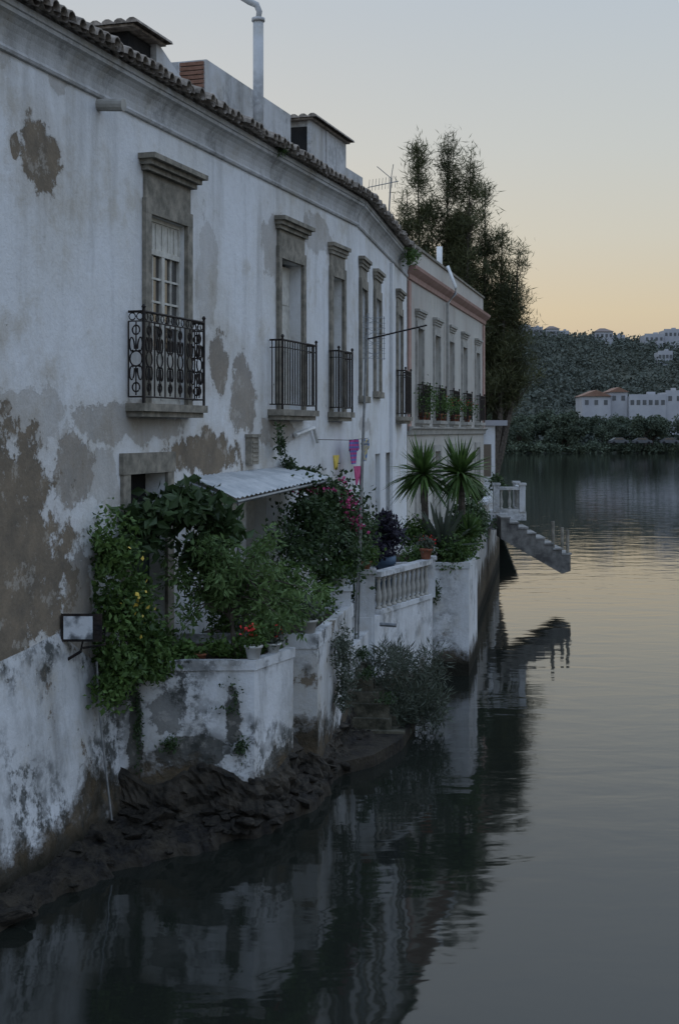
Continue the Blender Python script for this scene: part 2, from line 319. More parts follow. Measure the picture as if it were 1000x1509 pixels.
# ---- house 1
f1=Fr((-5.54,8.0),(.336,26.6))
h1=thing('old_house',(-5.54,8,0),'old white riverside house with peeling limewash and iron balconies','house')
w1=[(f1.u(18.2),1.15,5.25,7.72),(f1.u(22.9),1.1,5.25,7.75),(f1.u(25.35),.66,5.25,7.75)]
holes=[(u-w/2,u+w/2,a,b) for u,w,a,b in w1]
dU=f1.u(17.62); holes.append((dU-.55,dU+.55,1.95,4.35)); holes.append((f1.u(21.4)-.45,f1.u(21.4)+.45,1.9,3.9))
mk('wall',wall(f1,-.5,9.40,holes),'wall1',h1)
window(h1,f1,*w1[0],8.46,(1.0,.27,1.15,'ornate',-.22),'panel',rec=.10)
window(h1,f1,*w1[1],8.42,(.90,.28,1.12,'bars',-.18),'open',cs=.8)
window(h1,f1,*w1[2],8.36,(.47,.24,1.12,'bars',-.06),'open',cs=.55)
m=MB(); f1.extr(m,CORN,0,f1.L-.02); mk('cornice',m,'roofw',h1)
mk('roof',tiles(f1,0,f1.L,9.44,seed=3),'tile',h1,True)
m=MB(); f1.box(m,dU-.55,dU+.1,-.30,-.22,1.95,3.85); f1.box(m,dU+.13,dU+.55,-.30,-.22,1.95,3.85)
for k in range(12): f1.box(m,dU-.46,dU+.02,-.218,-.20,2.9+k*.075,2.94+k*.075)
dr=mk('door',m,'green',h1,label='dark green shuttered door under the vine')
m=MB(); f1.box(m,dU-.75,dU-.553,.002,.05,1.9,4.35); f1.box(m,dU+.553,dU+.75,.002,.05,1.9,4.35); f1.box(m,dU-.78,dU+.78,.002,.06,4.352,4.62); f1.box(m,dU-.55,dU+.55,-.3,-.2,3.86,3.95); mk('surround',m,'stone',dr)
m=MB(); f1.box(m,dU-.55,dU+.55,-.31,-.28,3.95,4.35); mk('glass',m,'dark',dr)
u=f1.u(21.4); m=MB(); f1.box(m,u-.45,u+.45,-.30,-.22,1.9,3.9); f1.box(m,u-.36,u+.36,-.218,-.2,2.1,2.9);f1.box(m,u-.36,u+.36,-.218,-.2,3.0,3.7); mk('door',m,'wood',h1)
m=MB()
NU_,NZ_=80,24
for i in range(NU_+1):
    for j in range(NZ_+1):
        uu=f1.u(16.6)*i/NU_; tp=2.55+.12*math.sin(uu*.9); tp=tp if uu<7.8 else max(2.08,tp-(uu-7.8)*.6); z=tp-(tp+.4)*j/NZ_; P=Vector((uu*1.2,z*1.2,3)); e=max(0,1-z/.9)
        d=.02+.28*(j/NZ_)+ (noise.fractal(P,1,2,4)*.035+ e*noise.fractal(P*2.5,1,2,4)*.08)*min(1,j/3); m.v.append(f1.pt(uu,d if j>0 else -.01,z))
for i in range(NU_):
    for j in range(NZ_): k=i*(NZ_+1)+j; m.f.append((k,k+1,k+NZ_+2,k+NZ_+1))
mk('plinth',m,'terr',h1,True)
m=MB(); m.tube([f1.pt(f1.u(16.35),-.05,8.83),f1.pt(f1.u(16.35),.34,8.80)],.075,12); mk('drain_spout',m,'stone2',h1)
m=MB(); uv=f1.u(21.1); f1.box(m,uv-.16,uv+.16,.002,.10,4.38,4.80); f1.box(m,uv-.19,uv+.19,.002,.13,4.802,4.85)
for k in range(5): f1.box(m,uv-.13,uv+.13,.102,.115,4.43+k*.07,4.46+k*.07)
mk('meter_box',m,'stone',h1)
m=MB(); m.tube([f1.pt(f1.u(23.0),.06,4.83),f1.pt(f1.u(23.9),.07,4.95)],.035,8); m.tube([f1.pt(f1.u(23.9),.07,4.95),f1.pt(f1.u(24.1),.07,4.7)],.035,8); mk('waste_pipe',m,'potw',h1)
fs=Fr((-5.54-.953*1.5,8.0+.301*1.5),(.336-.953*1.5,26.6+.301*1.5))
def UY(Y): return fs.u(Y)
m=MB(); a,b=UY(23.3),UY(27.4); fs.box(m,a,b,-2.4,0,9.4,11.28); fs.box(m,a-.06,a,-.5,.0,10.6,11.25)
mk('attic_wall',m,'roofw',h1)
m=MB()
for k in range(7): fs.box(m,a-.10,a-.062,-.46,-.02,10.70+k*.078,10.70+k*.078+.06)
mk('exposed_brick',m,'brick',h1)
m=MB(); a=UY(21.4)
fs.box(m,a,a+.14,-1.3,0,9.4,11.0); fs.box(m,a-.9,a,-1.3,-1.2,9.4,11.0); fs.box(m,a-.9,a-.8,-1.2,-.0,9.4,10.55)
vs=[fs.pt(a+.14,0,9.4),fs.pt(a+1.9,0,9.4),fs.pt(a+1.9,0,10.35),fs.pt(a+.14,0,11.0)]; vs+=[fs.pt(a+.14,-.25,9.4),fs.pt(a+1.9,-.25,9.4),fs.pt(a+1.9,-.25,10.35),fs.pt(a+.14,-.25,11.0)]
m.add(vs,[(0,1,2,3),(7,6,5,4),(0,4,5,1),(1,5,6,2),(2,6,7,3),(3,7,4,0)]); mk('dormer',m,'roofw',h1)
def tcap(fr,u0,u1,d0,d1,z,par,sp=.2):
    mb=MB(); fr.box(mb,u0,u1,d0,d1,z,z+.04); n=max(2,int((d1-d0)/sp))
    for i in range(n+1):
        d=d0+(d1-d0)*i/n; N=5; vs=[]
        for uu in (u0-.05,u1+.05):
            for q in range(N+1): t=math.pi*q/N; vs.append(fr.pt(uu,d+.1*math.cos(t),z+.04+.08*math.sin(t)))
        mb.add(vs,[(q,q+1,N+2+q,N+1+q) for q in range(N)]+[tuple(range(N+1)),tuple(range(2*N+1,N,-1))])
    return mk('tile_cap',mb,'tile',par)
tcap(fs,a-1.0,a+.18,-1.35,.08,11.0,h1)
m=MB(); fs.box(m,a-.79,a-.01,-1.19,-.1,9.4,10.98); mk('dormer_opening',m,'dark',h1)
c0=UY(28.6); c1=c0+2.5; Z=11.45
m=MB(); fs.box(m,c0+.06,c1,-.85,.0,9.3,Z-.0); fs.box(m,c0,c0+.06,-.85,-.78,9.3,Z); fs.box(m,c0,c0+.06,-.08,.0,9.3,Z); fs.box(m,c0+1.0,c0+1.08,.0,.03,9.3,Z-.02)
ch=mk('chimney',m,'roofw',h1,label='white plastered chimney with tiled cap and dark opening')
m=MB(); fs.box(m,c0+.03,c0+.058,-.78,-.08,9.6,Z-.12); mk('opening',m,'dark',ch)
tcap(fs,c0-.1,c1+.05,-.95,.08,Z,ch)
m=MB(); fs.box(m,c1+.03,c1+1.5,-.3,-.05,9.3,10.95); mk('parapet_block',m,'roofw',h1)
fx,fy=-1.47,24.6
m=MB(); m.tube([(fx,fy,9.6),(fx,fy,12.35)],.095,12); m.tube([(fx,fy,12.32),(fx,fy,12.38)],.12,12)
m.tube([(fx,fy,12.36),(fx+.02,fy,12.5),(fx-.03,fy,12.62),(fx-.16,fy,12.68),(fx-.30,fy,12.76)],[.05,.055,.06,.06,.055],10)
mk('flue_pipe',m,'roofw',h1,True,label='white metal flue pipe with bent cowl')
# ---- house 2
f2=Fr((.338,26.61),(1.75,35.4))
h2=thing('white_house',(.338,26.61,0),'white terraced riverside house with narrow balcony windows','house')
w2=[(f2.u(27.35),.72,5.6),(f2.u(29.5),.82,5.75),(f2.u(33.6),.9,5.25)]; holes=[(u-w/2,u+w/2,zb_,7.75) for u,w,zb_ in w2]
gd=[(f2.u(29.7),.8),(f2.u(31.5),.8)]; holes+=[(u-w/2,u+w/2,2.0,4.4) for u,w in gd]
mk('wall',wall(f2,-.5,9.40,holes,depth=6.8),'wall2',h2)
for i,(u,w,zb_) in enumerate(w2):
    window(h2,f2,u,w,zb_,7.75,8.36,(w/2+.2,.28,1.12,'bars') if i==2 else None,'glass',mat='stone',cs=.55)
for u,w in gd:
    m=MB(); f2.box(m,u-w/2,u+w/2,-.22,-.14,2.0,4.4); f2.box(m,u-w/2+.1,u+w/2-.1,-.138,-.12,2.3,3.1); f2.box(m,u-w/2+.1,u+w/2-.1,-.138,-.12,3.3,4.2); mk('door',m,'wood',h2)
m=MB(); f2.extr(m,CORN,.02,f2.L); mk('cornice',m,'roofw',h2)
m=MB(); f2.box(m,f2.u(31.8),f2.u(32.15),.002,.07,2,8.84); mk('pilaster',m,'wall2',h2)
mk('roof',tiles(f2,0,f2.L,9.44,seed=5),'tile',h2,True)
# ---- house 3
f3=Fr((1.77,35.5),(5.40,50.9))
h3=thing('cream_house',(1.77,35.5,0),'cream terraced house with pink cornice and geranium balconies','house')
Y3=[37.25,40.1,42.8,45.7,49.0]; holes=[(f3.u(y)-.48,f3.u(y)+.48,5.2,7.7) for y in Y3]; holes+=[(f3.u(y)-.5,f3.u(y)+.5,2.3,4.3) for y in Y3]
mk('wall',wall(f3,-.5,9.0,holes,depth=7.5),'wall3',h3)
for y in Y3:
    window(h3,f3,f3.u(y),.96,5.2,7.7,8.2,(.64,.24,.95,'bars'),'glass',mat='stone2',cs=.6); window(h3,f3,f3.u(y),1.0,2.3,4.3,4.5,None,'glass',mat='stone2')
m=MB(); f3.extr(m,[(.002,8.88),(.05,8.90),(.07,9.02),(.14,9.08),(.22,9.16),(.24,9.24),(.002,9.24)],0,f3.L+.2); mk('cornice',m,'pink',h3)
m=MB(); f3.box(m,0,f3.L,-.25,-.02,8.999,9.86); mk('parapet',m,'wall3',h3)
m=MB(); f3.box(m,-.02,f3.L+.03,-.29,.03,9.862,9.93); mk('coping',m,'stone',h3)
m=MB(); f3.box(m,0,.25,-7.5,-.25,8.999,9.8); mk('gable_parapet',m,'wall3',h3)
m=MB(); f3.box(m,0,.35,.002,.05,4.9,8.84); mk('pilaster',m,'pink',h3)
m=MB(); f3.box(m,f3.L-.4,f3.L+.01,.002,.05,4.9,8.84); mk('pilaster',m,'pink',h3)
m=MB(); f3.extr(m,[(.002,4.78),(.07,4.8),(.09,4.92),(.16,4.97),(.16,5.02),(.002,5.02)],0,f3.L); mk('string_course',m,'stone2',h3)
m=MB(); u=f3.u(41.6); m.tube([f3.pt(u,.1,9.95),f3.pt(u,.35,9.3),f3.pt(u,.35,9.1),f3.pt(u,.1,8.8),f3.pt(u,.1,5.0)],.05,8); m.tube([f3.pt(u,-.15,9.4),f3.pt(u,-.15,10.55)],.09,8); mk('drain_pipe',m,'potw',h3,True)
an=thing('riverside_annex',(5.0,51.1,0),'low white annex with flat slab roof beside the cream house','house'); m=MB(); m.box(4.6,5.85,51.1,55.5,-.3,5.1); mk('wall',m,'wall2',an)
m=MB(); m.box(4.5,6.3,51.0,55.8,5.102,5.3); mk('roof',m,'hwhite',an)
m=MB(); m.box(5.2,5.7,51.05,51.098,3.2,4.4); mk('window',m,'glass',an)
# ------------------------------------------------------------------ terraces
def W1(Y): return .316*Y-8.07
def W2(Y): return .336+.1607*(Y-26.6)
def seawall(name,polys,z0,z1,mat,label,cat='wall',soil=None,rim=.13,rh=.12,rough=None,rt=.66):
    t=thing(name,(*polys[1],0),label,cat); m=MB(); m.prism(polys,z0,z1); mk('wall_base',m,mat,t)
    if soil is not None:
        m=MB()
        for i in soil:
            a=Vector(polys[i]); b=Vector(polys[(i+1)%len(polys)]); d=(b-a).normalized(); n=Vector((-d.y,d.x)); a=a-n*.02; b=b-n*.02+d*.02
            K=max(2,int((b-a).length/.12)); jz=[rh+.014*noise.noise(Vector((q*1.3,i*5,z1*3))) for q in range(K+1)]; jn=[.010*noise.noise(Vector((q*.9,i*7,9))) for q in range(K+1)]
            for q in range(K):
                p0=a.lerp(b,q/K); p1=a.lerp(b,(q+1)/K); c=[p0-n*jn[q],p1-n*jn[q+1],p1+n*rim,p0+n*rim]
                m.hexa([(*p,z1+.001) for p in c]+[(*c[0],z1+jz[q]),(*c[1],z1+jz[q+1]),(*c[2],z1+jz[q+1]),(*c[3],z1+jz[q])])
        mk('coping',m,mat,t)
        cx=sum(p[0] for p in polys)/len(polys); cy=sum(p[1] for p in polys)/len(polys); m=MB()
        m.prism([(cx+(p[0]-cx)*.86,cy+(p[1]-cy)*.86) for p in polys],z1+.002,z1+rh*.6); mk('soil',m,'soil',t)
    if rough:
        m=MB(); L=[Vector(p) for p in rough]; seg=[]
        for a,b in zip(L,L[1:]):
            k=max(2,int((b-a).length/.05)); seg+=[a.lerp(b,i/k) for i in range(k)]
        seg.append(L[-1]); nz=18
        for i,p in enumerate(seg):
            d=(seg[min(i+1,len(seg)-1)]-seg[max(i-1,0)]).normalized(); n=Vector((d.y,-d.x))
            top=rt+.30*noise.noise(Vector((p.x*1.5,p.y*1.5,0)))
            for j in range(nz+1):
                z=top-(top+.3)*j/nz; P=Vector((p.x,p.y,z))*3.2; o=.0+ (1-abs(1-j/nz))*0.06+ abs(noise.fractal(P,1,2,4))*.14+.06*round(noise.noise(P*1.6)*3)/3
                q=p+n*(o if j else -.03); m.v.append((q.x,q.y,z+noise.noise(P*2)*.02))
        for i in range(len(seg)-1):
            for j in range(nz): k=i*(nz+1)+j; m.f.append((k,k+1,k+nz+2,k+nz+1))
        mk('eroded_base',m,'rock',t)
    return t
T1=[(W1(16.5)-.02,16.56),(-1.04,16.62),(-.60,17.6),(-.655,18.38),(W1(18.4)-.02,18.38)]
seawall('garden_planter_wall',T1,-.4,1.97,'terr1','boxy stained white planter wall rising from the water',soil=[0,1],rough=[(W1(16.5)+.1,16.54),(-1.04,16.62),(-.60,17.6),(-.63,18.3)],rt=.72)
t2=seawall('terrace_wall',[(W1(18.4)-.02,18.385),(-.30,18.385),(.20,21.6),(W1(21.6)-.02,21.6)],-.4,1.95,'terr','white rendered terrace wall with crumbling base',soil=[0,1],rh=.2,rough=[(-.62,18.385),(-.30,18.385),(.20,21.6)],rt=.5)
seawall('terrace_landing',[(W1(21.6)-.02,21.605),(.22,21.605),(.50,23.4),(W1(23.4)-.02,23.4)],-.4,1.45,'terr2','low terrace landing at the head of water steps','terrace')
seawall('balustrade_wall',[(W1(23.4)-.02,23.405),(.56,23.405),(1.78,26.2),(1.86,27.1),(W2(27.1)-.02,27.1)],-.4,1.68,'terr2','white sea wall carrying a stone balustrade')
seawall('yucca_planter_wall',[(W2(27.1)-.02,27.105),(2.58,27.105),(3.0,29.6),(W2(29.6)-.02,29.6)],-.4,2.15,'terr2','square white planter wall planted with yuccas',soil=[0,1])
seawall('long_terrace_wall',[(W2(29.6)-.02,29.605),(2.75,29.605),(4.5,41.0),(3.0,41.0),(1.7,35.0)],-.4,2.2,'terr3','long stained terrace wall below the cream house')
seawall('far_terrace_wall',[(3.0,41.005),(4.5,41.005),(6.0,51.0),(5.35,51.0)],-.4,2.2,'terr3','low terrace wall running along the cream house')
def post(x,y,z0,z1,w=.3,label='square white gate post with flat cap'):
    m=MB(); m.box(x-w/2,x+w/2,y-w/2,y+w/2,z0,z1-.07); m.box(x-w/2-.03,x+w/2+.03,y-w/2-.03,y+w/2+.03,z1-.069,z1); return mk('gate_post',m,'terr2',label=label,cat='post',group='terrace gate posts')
post(.03,21.42,2.0,2.46); post(.44,23.60,0.2,2.50,.34)
bp=[(.055,0),(.055,.04),(.028,.06),(.048,.14),(.058,.22),(.042,.32),(.026,.46),(.042,.50),(.028,.52),(.055,.54),(.055,.58)]
def balustrade(pa,pb,z,label,hgt=.58,sp=.25,mt='terr2'):
    a=Vector((*pa,z)); b=Vector((*pb,z)); L=(b-a).length; fr=Fr(pa,pb); t=thing('balustrade',tuple(a),label,'balustrade',group='terrace balustrades')
    m=MB(); fr.box(m,0,L,-.09,.09,z,z+.08); mk('base_rail',m,mt,t); m=MB(); fr.box(m,0,L,-.10,.10,z+.08+hgt,z+.17+hgt); mk('handrail',m,mt,t)
    n=int(L/sp); m=MB(); m.lathe((0,0,0),bp,10); first=None
    for i in range(n):
        p=fr.pt((i+.5)*L/n,0,z+.08)
        if first is None: 
            o=mk('baluster',m,'stone2',t,True); first=o
        else: o=first.copy(); COL.objects.link(o); o.parent=t
        o.location=p
        o.matrix_parent_inverse=Matrix.Translation(-WT[t.name])
balustrade((.64,23.8),(1.70,26.15),1.681,'white turned stone balustrade above the water',sp=.215)
post(1.74,26.35,1.681,2.47,.22,'short square white balustrade post')
balustrade((3.95,37.3),(4.40,40.3),2.201,'weathered white balustrade of the far terrace')
pf=thing('cantilever_platform',(5.0,40.5,2),'white landing platform jutting over the river','platform'); m=MB(); m.box(4.2,5.62,40.9,42.6,2.20,2.46); m.box(4.3,5.2,41.2,42.4,1.9,2.20); mk('slab',m,'terr2',pf)
balustrade((4.75,40.98),(5.5,40.98),2.461,'short white balustrade on the river platform',sp=.2)
balustrade((5.52,41.0),(5.52,42.5),2.461,'short white balustrade facing the open river',sp=.2)
for x,y in ((5.5,40.95),(4.72,40.95),(5.52,42.5)): post(x,y,2.461,3.33,.18,'short square white balustrade post')
st=thing('river_stair',(5.6,40.6,1),'cantilevered stone stair descending towards the water','stairs')
prof=[]; n=8; x0,zt=4.72,2.34; x1,zb=6.75,1.12
for i in range(n): 
    xa=x0+(x1-x0)*i/n; za=zt-(zt-zb)*i/n; prof+=[(xa,za),(xa+(x1-x0)/n,za)]
prof+=[(x1,.80),(x1-.25,.72),(x0,1.74)]
m=MB(); k=len(prof); vs=[(x,39.7,z) for x,z in prof]+[(x,40.88,z) for x,z in prof]; m.add(vs,[tuple(range(k)),tuple(range(2*k-1,k-1,-1))]+[(i,k+i,k+(i+1)%k,(i+1)%k) for i in range(k)]); mk('stringer',m,'stairst',st)
for i in range(n):
    xa=x0+(x1-x0)*i/n; za=zt-(zt-zb)*i/n; m=MB(); j1=random.uniform(-.015,.015); m.box(xa-.01,xa+(x1-x0)/n+.03+j1,39.68+j1,40.885,za+.002,za+.05+j1*.5); mk('tread',m,'tread',st)
for x,zz,y in ((6.25,1.4,39.8),(6.68,1.15,39.8),(6.68,1.15,40.8)):
    m=MB(); m.tube([(x,y,zz),(x,y,zz+.85)],.05,8); mk('post',m,'stone',st)
ws=thing('water_steps',(.6,22,0),'worn broken stone steps leading down to the water','stairs'); m=MB()
for i in range(6):
    x1_=.38+.10*(i+1); a0=21.8-.13*i; a1=22.9-.06*i; zt_=1.10-.165*i; k=6
    for s_ in range(k):
        ya=a0+(a1-a0)*s_/k; yb=a0+(a1-a0)*(s_+1)/k; j1=random.uniform(-.08,.06); j2=random.uniform(-.05,.02); j3=random.uniform(-.02,.02)
        m.hexa([(.18,ya,-.3),(x1_+j1,ya+j3,-.3),(x1_+j1+.02,yb,-.3),(.18,yb,-.3),(.18,ya,zt_+j2),(x1_+j1-.02,ya+j3,zt_+j2-.02),(x1_+j1,yb-.01,zt_+j2-.03),(.18,yb-.01,zt_+j2)])
M['stepst']=simple('worn_step_stone',(.028,.028,.018),(.12,.11,.08),4,.9,bump=.9,detail=9,bd=.04)
mk('steps',m,'stepst',ws)
m=MB(); m.prism([(-.1,19.2),(.5,19.8),(.95,20.8),(1.25,22.4),(.5,23.3),(0,21.5)],-.4,.18); mk('landing',m,'wet',ws)
# ------------------------------------------------------------------ shore rocks
outer=[(-4.6,8.0),(-3.95,11.0),(-3.40,12.98),(-2.60,14.96),(-1.75,15.7),(-.95,16.35),(-.34,17.6),(.0,19.2),(.6,20.6),(1.0,22.0),(1.2,23.6)]
inner=[(W1(8),8),(W1(11),11),(W1(13),13),(W1(15),15),(-2.5,16.6),(-1.04,16.65),(-.65,17.7),(-.4,19.0),(.0,20.6),(.2,22.0),(.5,23.6)]
def lerp(pl,t):
    k=min(int(t*(len(pl)-1)),len(pl)-2); f=t*(len(pl)-1)-k; return [pl[k][j]*(1-f)+pl[k+1][j]*f for j in range(2)]
m=MB(); NU,NVV=520,44
for i in range(NU+1):
    a=lerp(inner,i/NU); b=lerp(outer,i/NU); b0=Vector((b[0]*1.3,b[1]*1.3,4)); kk=1+.42*noise.noise(b0)+.22*noise.noise(b0*3.3)
    for j in range(NVV+1):
        s=j/NVV*1.3; x=a[0]+(b[0]-a[0])*s*kk; y=a[1]+(b[1]-a[1])*s*kk; P=Vector((x,y,0))
        lo=.24*(1-s*.45) if s<.9 else .14-(s-.9)*1.8
        cell=noise.noise(P*2.7+Vector((9,2,0)))
        hz=lo+noise.fractal(P*2.2,1.0,2.0,5)*.05+ .07*round(cell*3)/3+.05*round(noise.noise(P*5.5)*3)/3+abs(noise.noise(P*11))*.025
        m.v.append((x+noise.noise(P*4)*.06,y+noise.noise(P*5+Vector((3,3,3)))*.06,hz))
for i in range(NU):
    for j in range(NVV): k=i*(NVV+1)+j; m.f.append((k,k+1,k+NVV+2,k+NVV+1))
mk('rocky_shore',m,'wet',kind='structure',label='dark wet rock shelf at the foot of the walls',cat='shore')
def rockmesh(seed):
    r=random.Random(seed); import bmesh
    bm=bmesh.new(); bmesh.ops.create_icosphere(bm,subdivisions=3,radius=1)
    planes=[(Vector((r.gauss(0,1),r.gauss(0,1),r.gauss(0,1))).normalized(),r.uniform(.45,.8)) for _ in range(11)]
    for v in bm.verts:
        q=v.co.copy()
        for n_,d_ in planes:
            k=q.dot(n_)-d_
            if k>0: q-=n_*k
        q+=v.co*(.05*noise.noise(v.co*3+Vector((seed,0,0)))); q.z*=.7; v.co=q
    me=bpy.data.meshes.new('rock'); bm.to_mesh(me); bm.free(); me.materials.append(M['rock']); return me
RM=[rockmesh(s) for s in range(1,8)]
r=random.Random(4)
for i in range(190):
    t=r.uniform(.18,.98); s=r.uniform(.1,1.05)
    if i>90: t=r.uniform(.34,.72); s=r.uniform(-.02,.9)
    a=lerp(inner,t); b=lerp(outer,t); o=bpy.data.objects.new('rock',RM[i%7]); COL.objects.link(o)
    sc=r.uniform(.03,.10)*(1.25 if i>90 else 1)*(1.9 if r.random()<.14 else 1); o.scale=(sc*r.uniform(.9,1.9),sc*r.uniform(.8,1.3),sc*r.uniform(.5,.9)); o.rotation_euler=(r.uniform(-.4,.4),r.uniform(-.4,.4),r.uniform(0,6))
    o.location=(a[0]+(b[0]-a[0])*s,a[1]+(b[1]-a[1])*s,max(.03,.24-.16*s) + (r.uniform(0,.12)*(1-s) if i>90 else 0)); o['label']='dark angular rock lying on the wet shore'; o['category']='rock'; o['group']='rocks along the waterline'
# ------------------------------------------------------------------ water and land
W=NT('river_water')
v1=W.vm('MULTIPLY',W.P,(.55,1.0,1)); n1=W.noise(1.1,3,.5,vec=v1,dist=.3); n2=W.noise(5.0,2,.5,vec=v1); n3=W.noise(.07,3,.5)
hh=W.math('ADD',W.math('MULTIPLY',n1,1.0),W.math('MULTIPLY',W.math('MULTIPLY',n2,.13),W.step(n3,.4,.65)))
W.bump(hh,.5,.024); W.fin((.013,.015,.012),.045,0,.5); W.b.inputs['IOR'].default_value=1.40; M['water']=W.m
m=MB(); m.add([(-3000,-400,0),(3000,-400,0),(3000,5000,0),(-3000,5000,0)],[(0,1,2,3)]); mk('water',m,'water',kind='structure',label='calm river water with gentle ripples',cat='water')
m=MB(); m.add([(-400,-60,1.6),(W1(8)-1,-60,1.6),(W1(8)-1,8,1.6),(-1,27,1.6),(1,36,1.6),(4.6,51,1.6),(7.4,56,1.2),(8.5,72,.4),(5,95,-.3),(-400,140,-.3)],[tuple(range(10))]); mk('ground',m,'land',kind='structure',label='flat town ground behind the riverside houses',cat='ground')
def terr(x,y):
    ys=280+18*math.sin(x*.012+.6)-.02*(x-100)
    t=(y-ys)
    if t<0: return -1.0
    h=min(2.6,t*.14)
    k=min(1,max(0,(y-345)/190)); k=k*k*(3-2*k); h+=k*(33+4*math.sin(x*.011+1)+3*noise.noise(Vector((x*.012,y*.01,0)))-.012*(x-90))
    k2=max(0,(y-560)/600); h-=min(20,k2*10); h+=noise.noise(Vector((x*.03,y*.03,2)))*1.2*min(1,t/40); return h
m=MB(); NX,NY=110,80
for j in range(NY+1):
    y=255+ (j/NY)**1.6*1500
    for i in range(NX+1):
        x=-700+1700*i/NX; m.v.append((x,y,terr(x,y)))
for j in range(NY):
    for i in range(NX): k=j*(NX+1)+i; m.f.append((k,k+1,k+NX+2,k+NX+1))
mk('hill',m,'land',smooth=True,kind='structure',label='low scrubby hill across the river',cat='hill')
r=random.Random(11); C=[];R=[]
for i in range(4600):
    y=300+ r.random()**.8*262; x=r.uniform(-60,.30*y+40)
    z=terr(x,y); s=r.uniform(2.0,4.6) if y>352 else r.uniform(.9,1.7)
    if 55<x<92 and 326<y<354: continue
    C.append((x,y,z+s*.15)); R.append(s)
mb,t=clumps(C,R,60,.95,.9,0,5,False); mk('hillside_wood',mb,'lf_far_haze',tint=t*.3+.35,kind='stuff',label='dense scrub and trees covering the hill',cat='woodland')
C=[];R=[]
for i in range(560):
    x=r.uniform(5,125); ys=280+18*math.sin(x*.012+.6)-.02*(x-100); y=ys+r.uniform(-1.5,12); s=r.uniform(.9,1.9); C.append((x,y,s*.65)); R.append(s)
mb,t=clumps(C,R,80,.6,.7,0,6,False); mk('shore_shrubs',mb,'lf_shore',tint=t,kind='stuff',label='dense dark shrubs along the far water edge',cat='shrubs')
def bigtree(seed,hh,wr):
    rr=random.Random(seed); m=MB(); m.tube([(0,0,0),(.1,0,hh*.3),(.0,.1,hh*.6)],[.28,.22,.1],7); cs=[];rd=[]
    for i in range(20):
        a=rr.uniform(0,6.28); q=rr.uniform(.15,.9)*wr; e=(q*math.cos(a),q*math.sin(a),hh*rr.uniform(.42,.86)*(1-.18*(q/wr))); m.tube([(0,.05,hh*rr.uniform(.25,.45)),(e[0]*.5,e[1]*.5,e[2]*.75),e],[.13,.09,.03],5); cs.append(e); rd.append(rr.uniform(.2,.34)*wr)
    mb,t=clumps(cs,rd,240,.42,.7,0,seed,False); return m,mb,t
T0=[]
for sd,hh,wr in ((21,7.4,4.2),(22,6.6,4.6),(23,8.6,3.4)):
    e=thing('shore_tree',(0,0,0),'rounded dark green tree on the far river bank','tree',group='trees along the far bank'); WT[e.name]=Vector((0,0,0)); a,b,t=bigtree(sd,hh,wr); mk('trunk',a,'bark',e); mk('crown',b,'lf_shore',e,tint=t); T0.append(e)
r=random.Random(9); pos=[]
for i in range(38):
    x=30+i*2.7+r.uniform(-1.5,1.5); y=303+r.uniform(-5,22); pos.append((x,y))
for i,(x,y) in enumerate(pos):
    if i<3: T0[i].location=(x,y,terr(x,y)-.3); T0[i].rotation_euler[2]=i
    else: dup(T0[i%3],(x,y,terr(x,y)-.3),r.uniform(0,6),r.uniform(.75,1.25))
def house(x,y,w,d,h,roof='flat',label='white house on the wooded hillside',z=None,nw=4):
    zl=0 if z is None else 6
    z=terr(x,y)-.8 if z is None else z
    e=thing('hillside_house',(x,y,z-zl),label,'house',group='houses across the river'); m=MB(); m.box(x-w/2,x+w/2,y-d/2,y+d/2,z-zl,z+h)
    if roof=='flat': m.box(x-w/2-.0,x+w/2,y-d/2,y-d/2+.3,z+h,z+h+.5)
    mk('wall',m,'hwhite',e)
    if roof!='flat':
        m=MB(); rz=z+h+.01; o=.4; hh=w*.14+.6 if w<10 else 2
        if roof=='hip': m.add([(x-w/2-o,y-d/2-o,rz),(x+w/2+o,y-d/2-o,rz),(x+w/2+o,y+d/2+o,rz),(x-w/2-o,y+d/2+o,rz),(x-w*.15,y,rz+hh),(x+w*.15,y,rz+hh)],[(3,2,1,0),(0,1,5,4),(1,2,5),(2,3,4,5),(3,0,4)])
        else: m.add([(x-w/2-o,y-d/2-o,rz),(x+w/2+o,y-d/2-o,rz),(x+w/2+o,y+d/2+o,rz),(x-w/2-o,y+d/2+o,rz),(x,y-d/2-o,rz+hh),(x,y+d/2+o,rz+hh)],[(3,2,1,0),(0,1,4),(1,2,5,4),(2,3,5),(3,0,4,5)])
        mk('roof',m,'orange' if roof in('gable','hipo') else 'hroof',e)
    else:
        m=MB(); m.box(x+w*.1,x+w*.3,y-1,y+1,z+h,z+h+1.2); mk('roof_room',m,'hwhite',e)
    for i in range(nw):
        xx=x-w/2+w*(i+.5)/nw; m=MB(); m.box(xx-.45,xx+.45,y-d/2-.06,y-d/2-.01,z+h-2.1,z+h-.9); mk('window',m,'hglass',e)
    return e
for a in [(69,516,6,8,5.5,'flat'),(75,522,5,8,5,'flat'),(81,520,5,7,5,'hip'),(87,530,4,6,4.5,'flat'),(99,512,6.5,8,5.5,'hip'),(106,520,5,7,4,'flat'),(116,505,7,8,6,'flat'),(123.5,508,6.5,9,7.5,'flat'),(131,514,8,9,6.5,'flat'),(112,470,5,6,4.5,'flat'),(60,528,6,7,5,'hip'),(141,500,8,9,6,'flat')]: house(*a)
zb=9.8
house(63.0,338,7,9,3.6,'gable','white house with orange gabled roof above the bank',zb,3); house(68.8,339,4.4,8,4.4,'gable','small white house with orange gabled roof',zb+.3,2)
house(75.6,338,9.0,9,3.6,'flat','long white building with flat roof above the bank',zb,6); house(82.3,338.5,4.2,9,4.6,'flat','tall white corner block above the bank',zb,2)
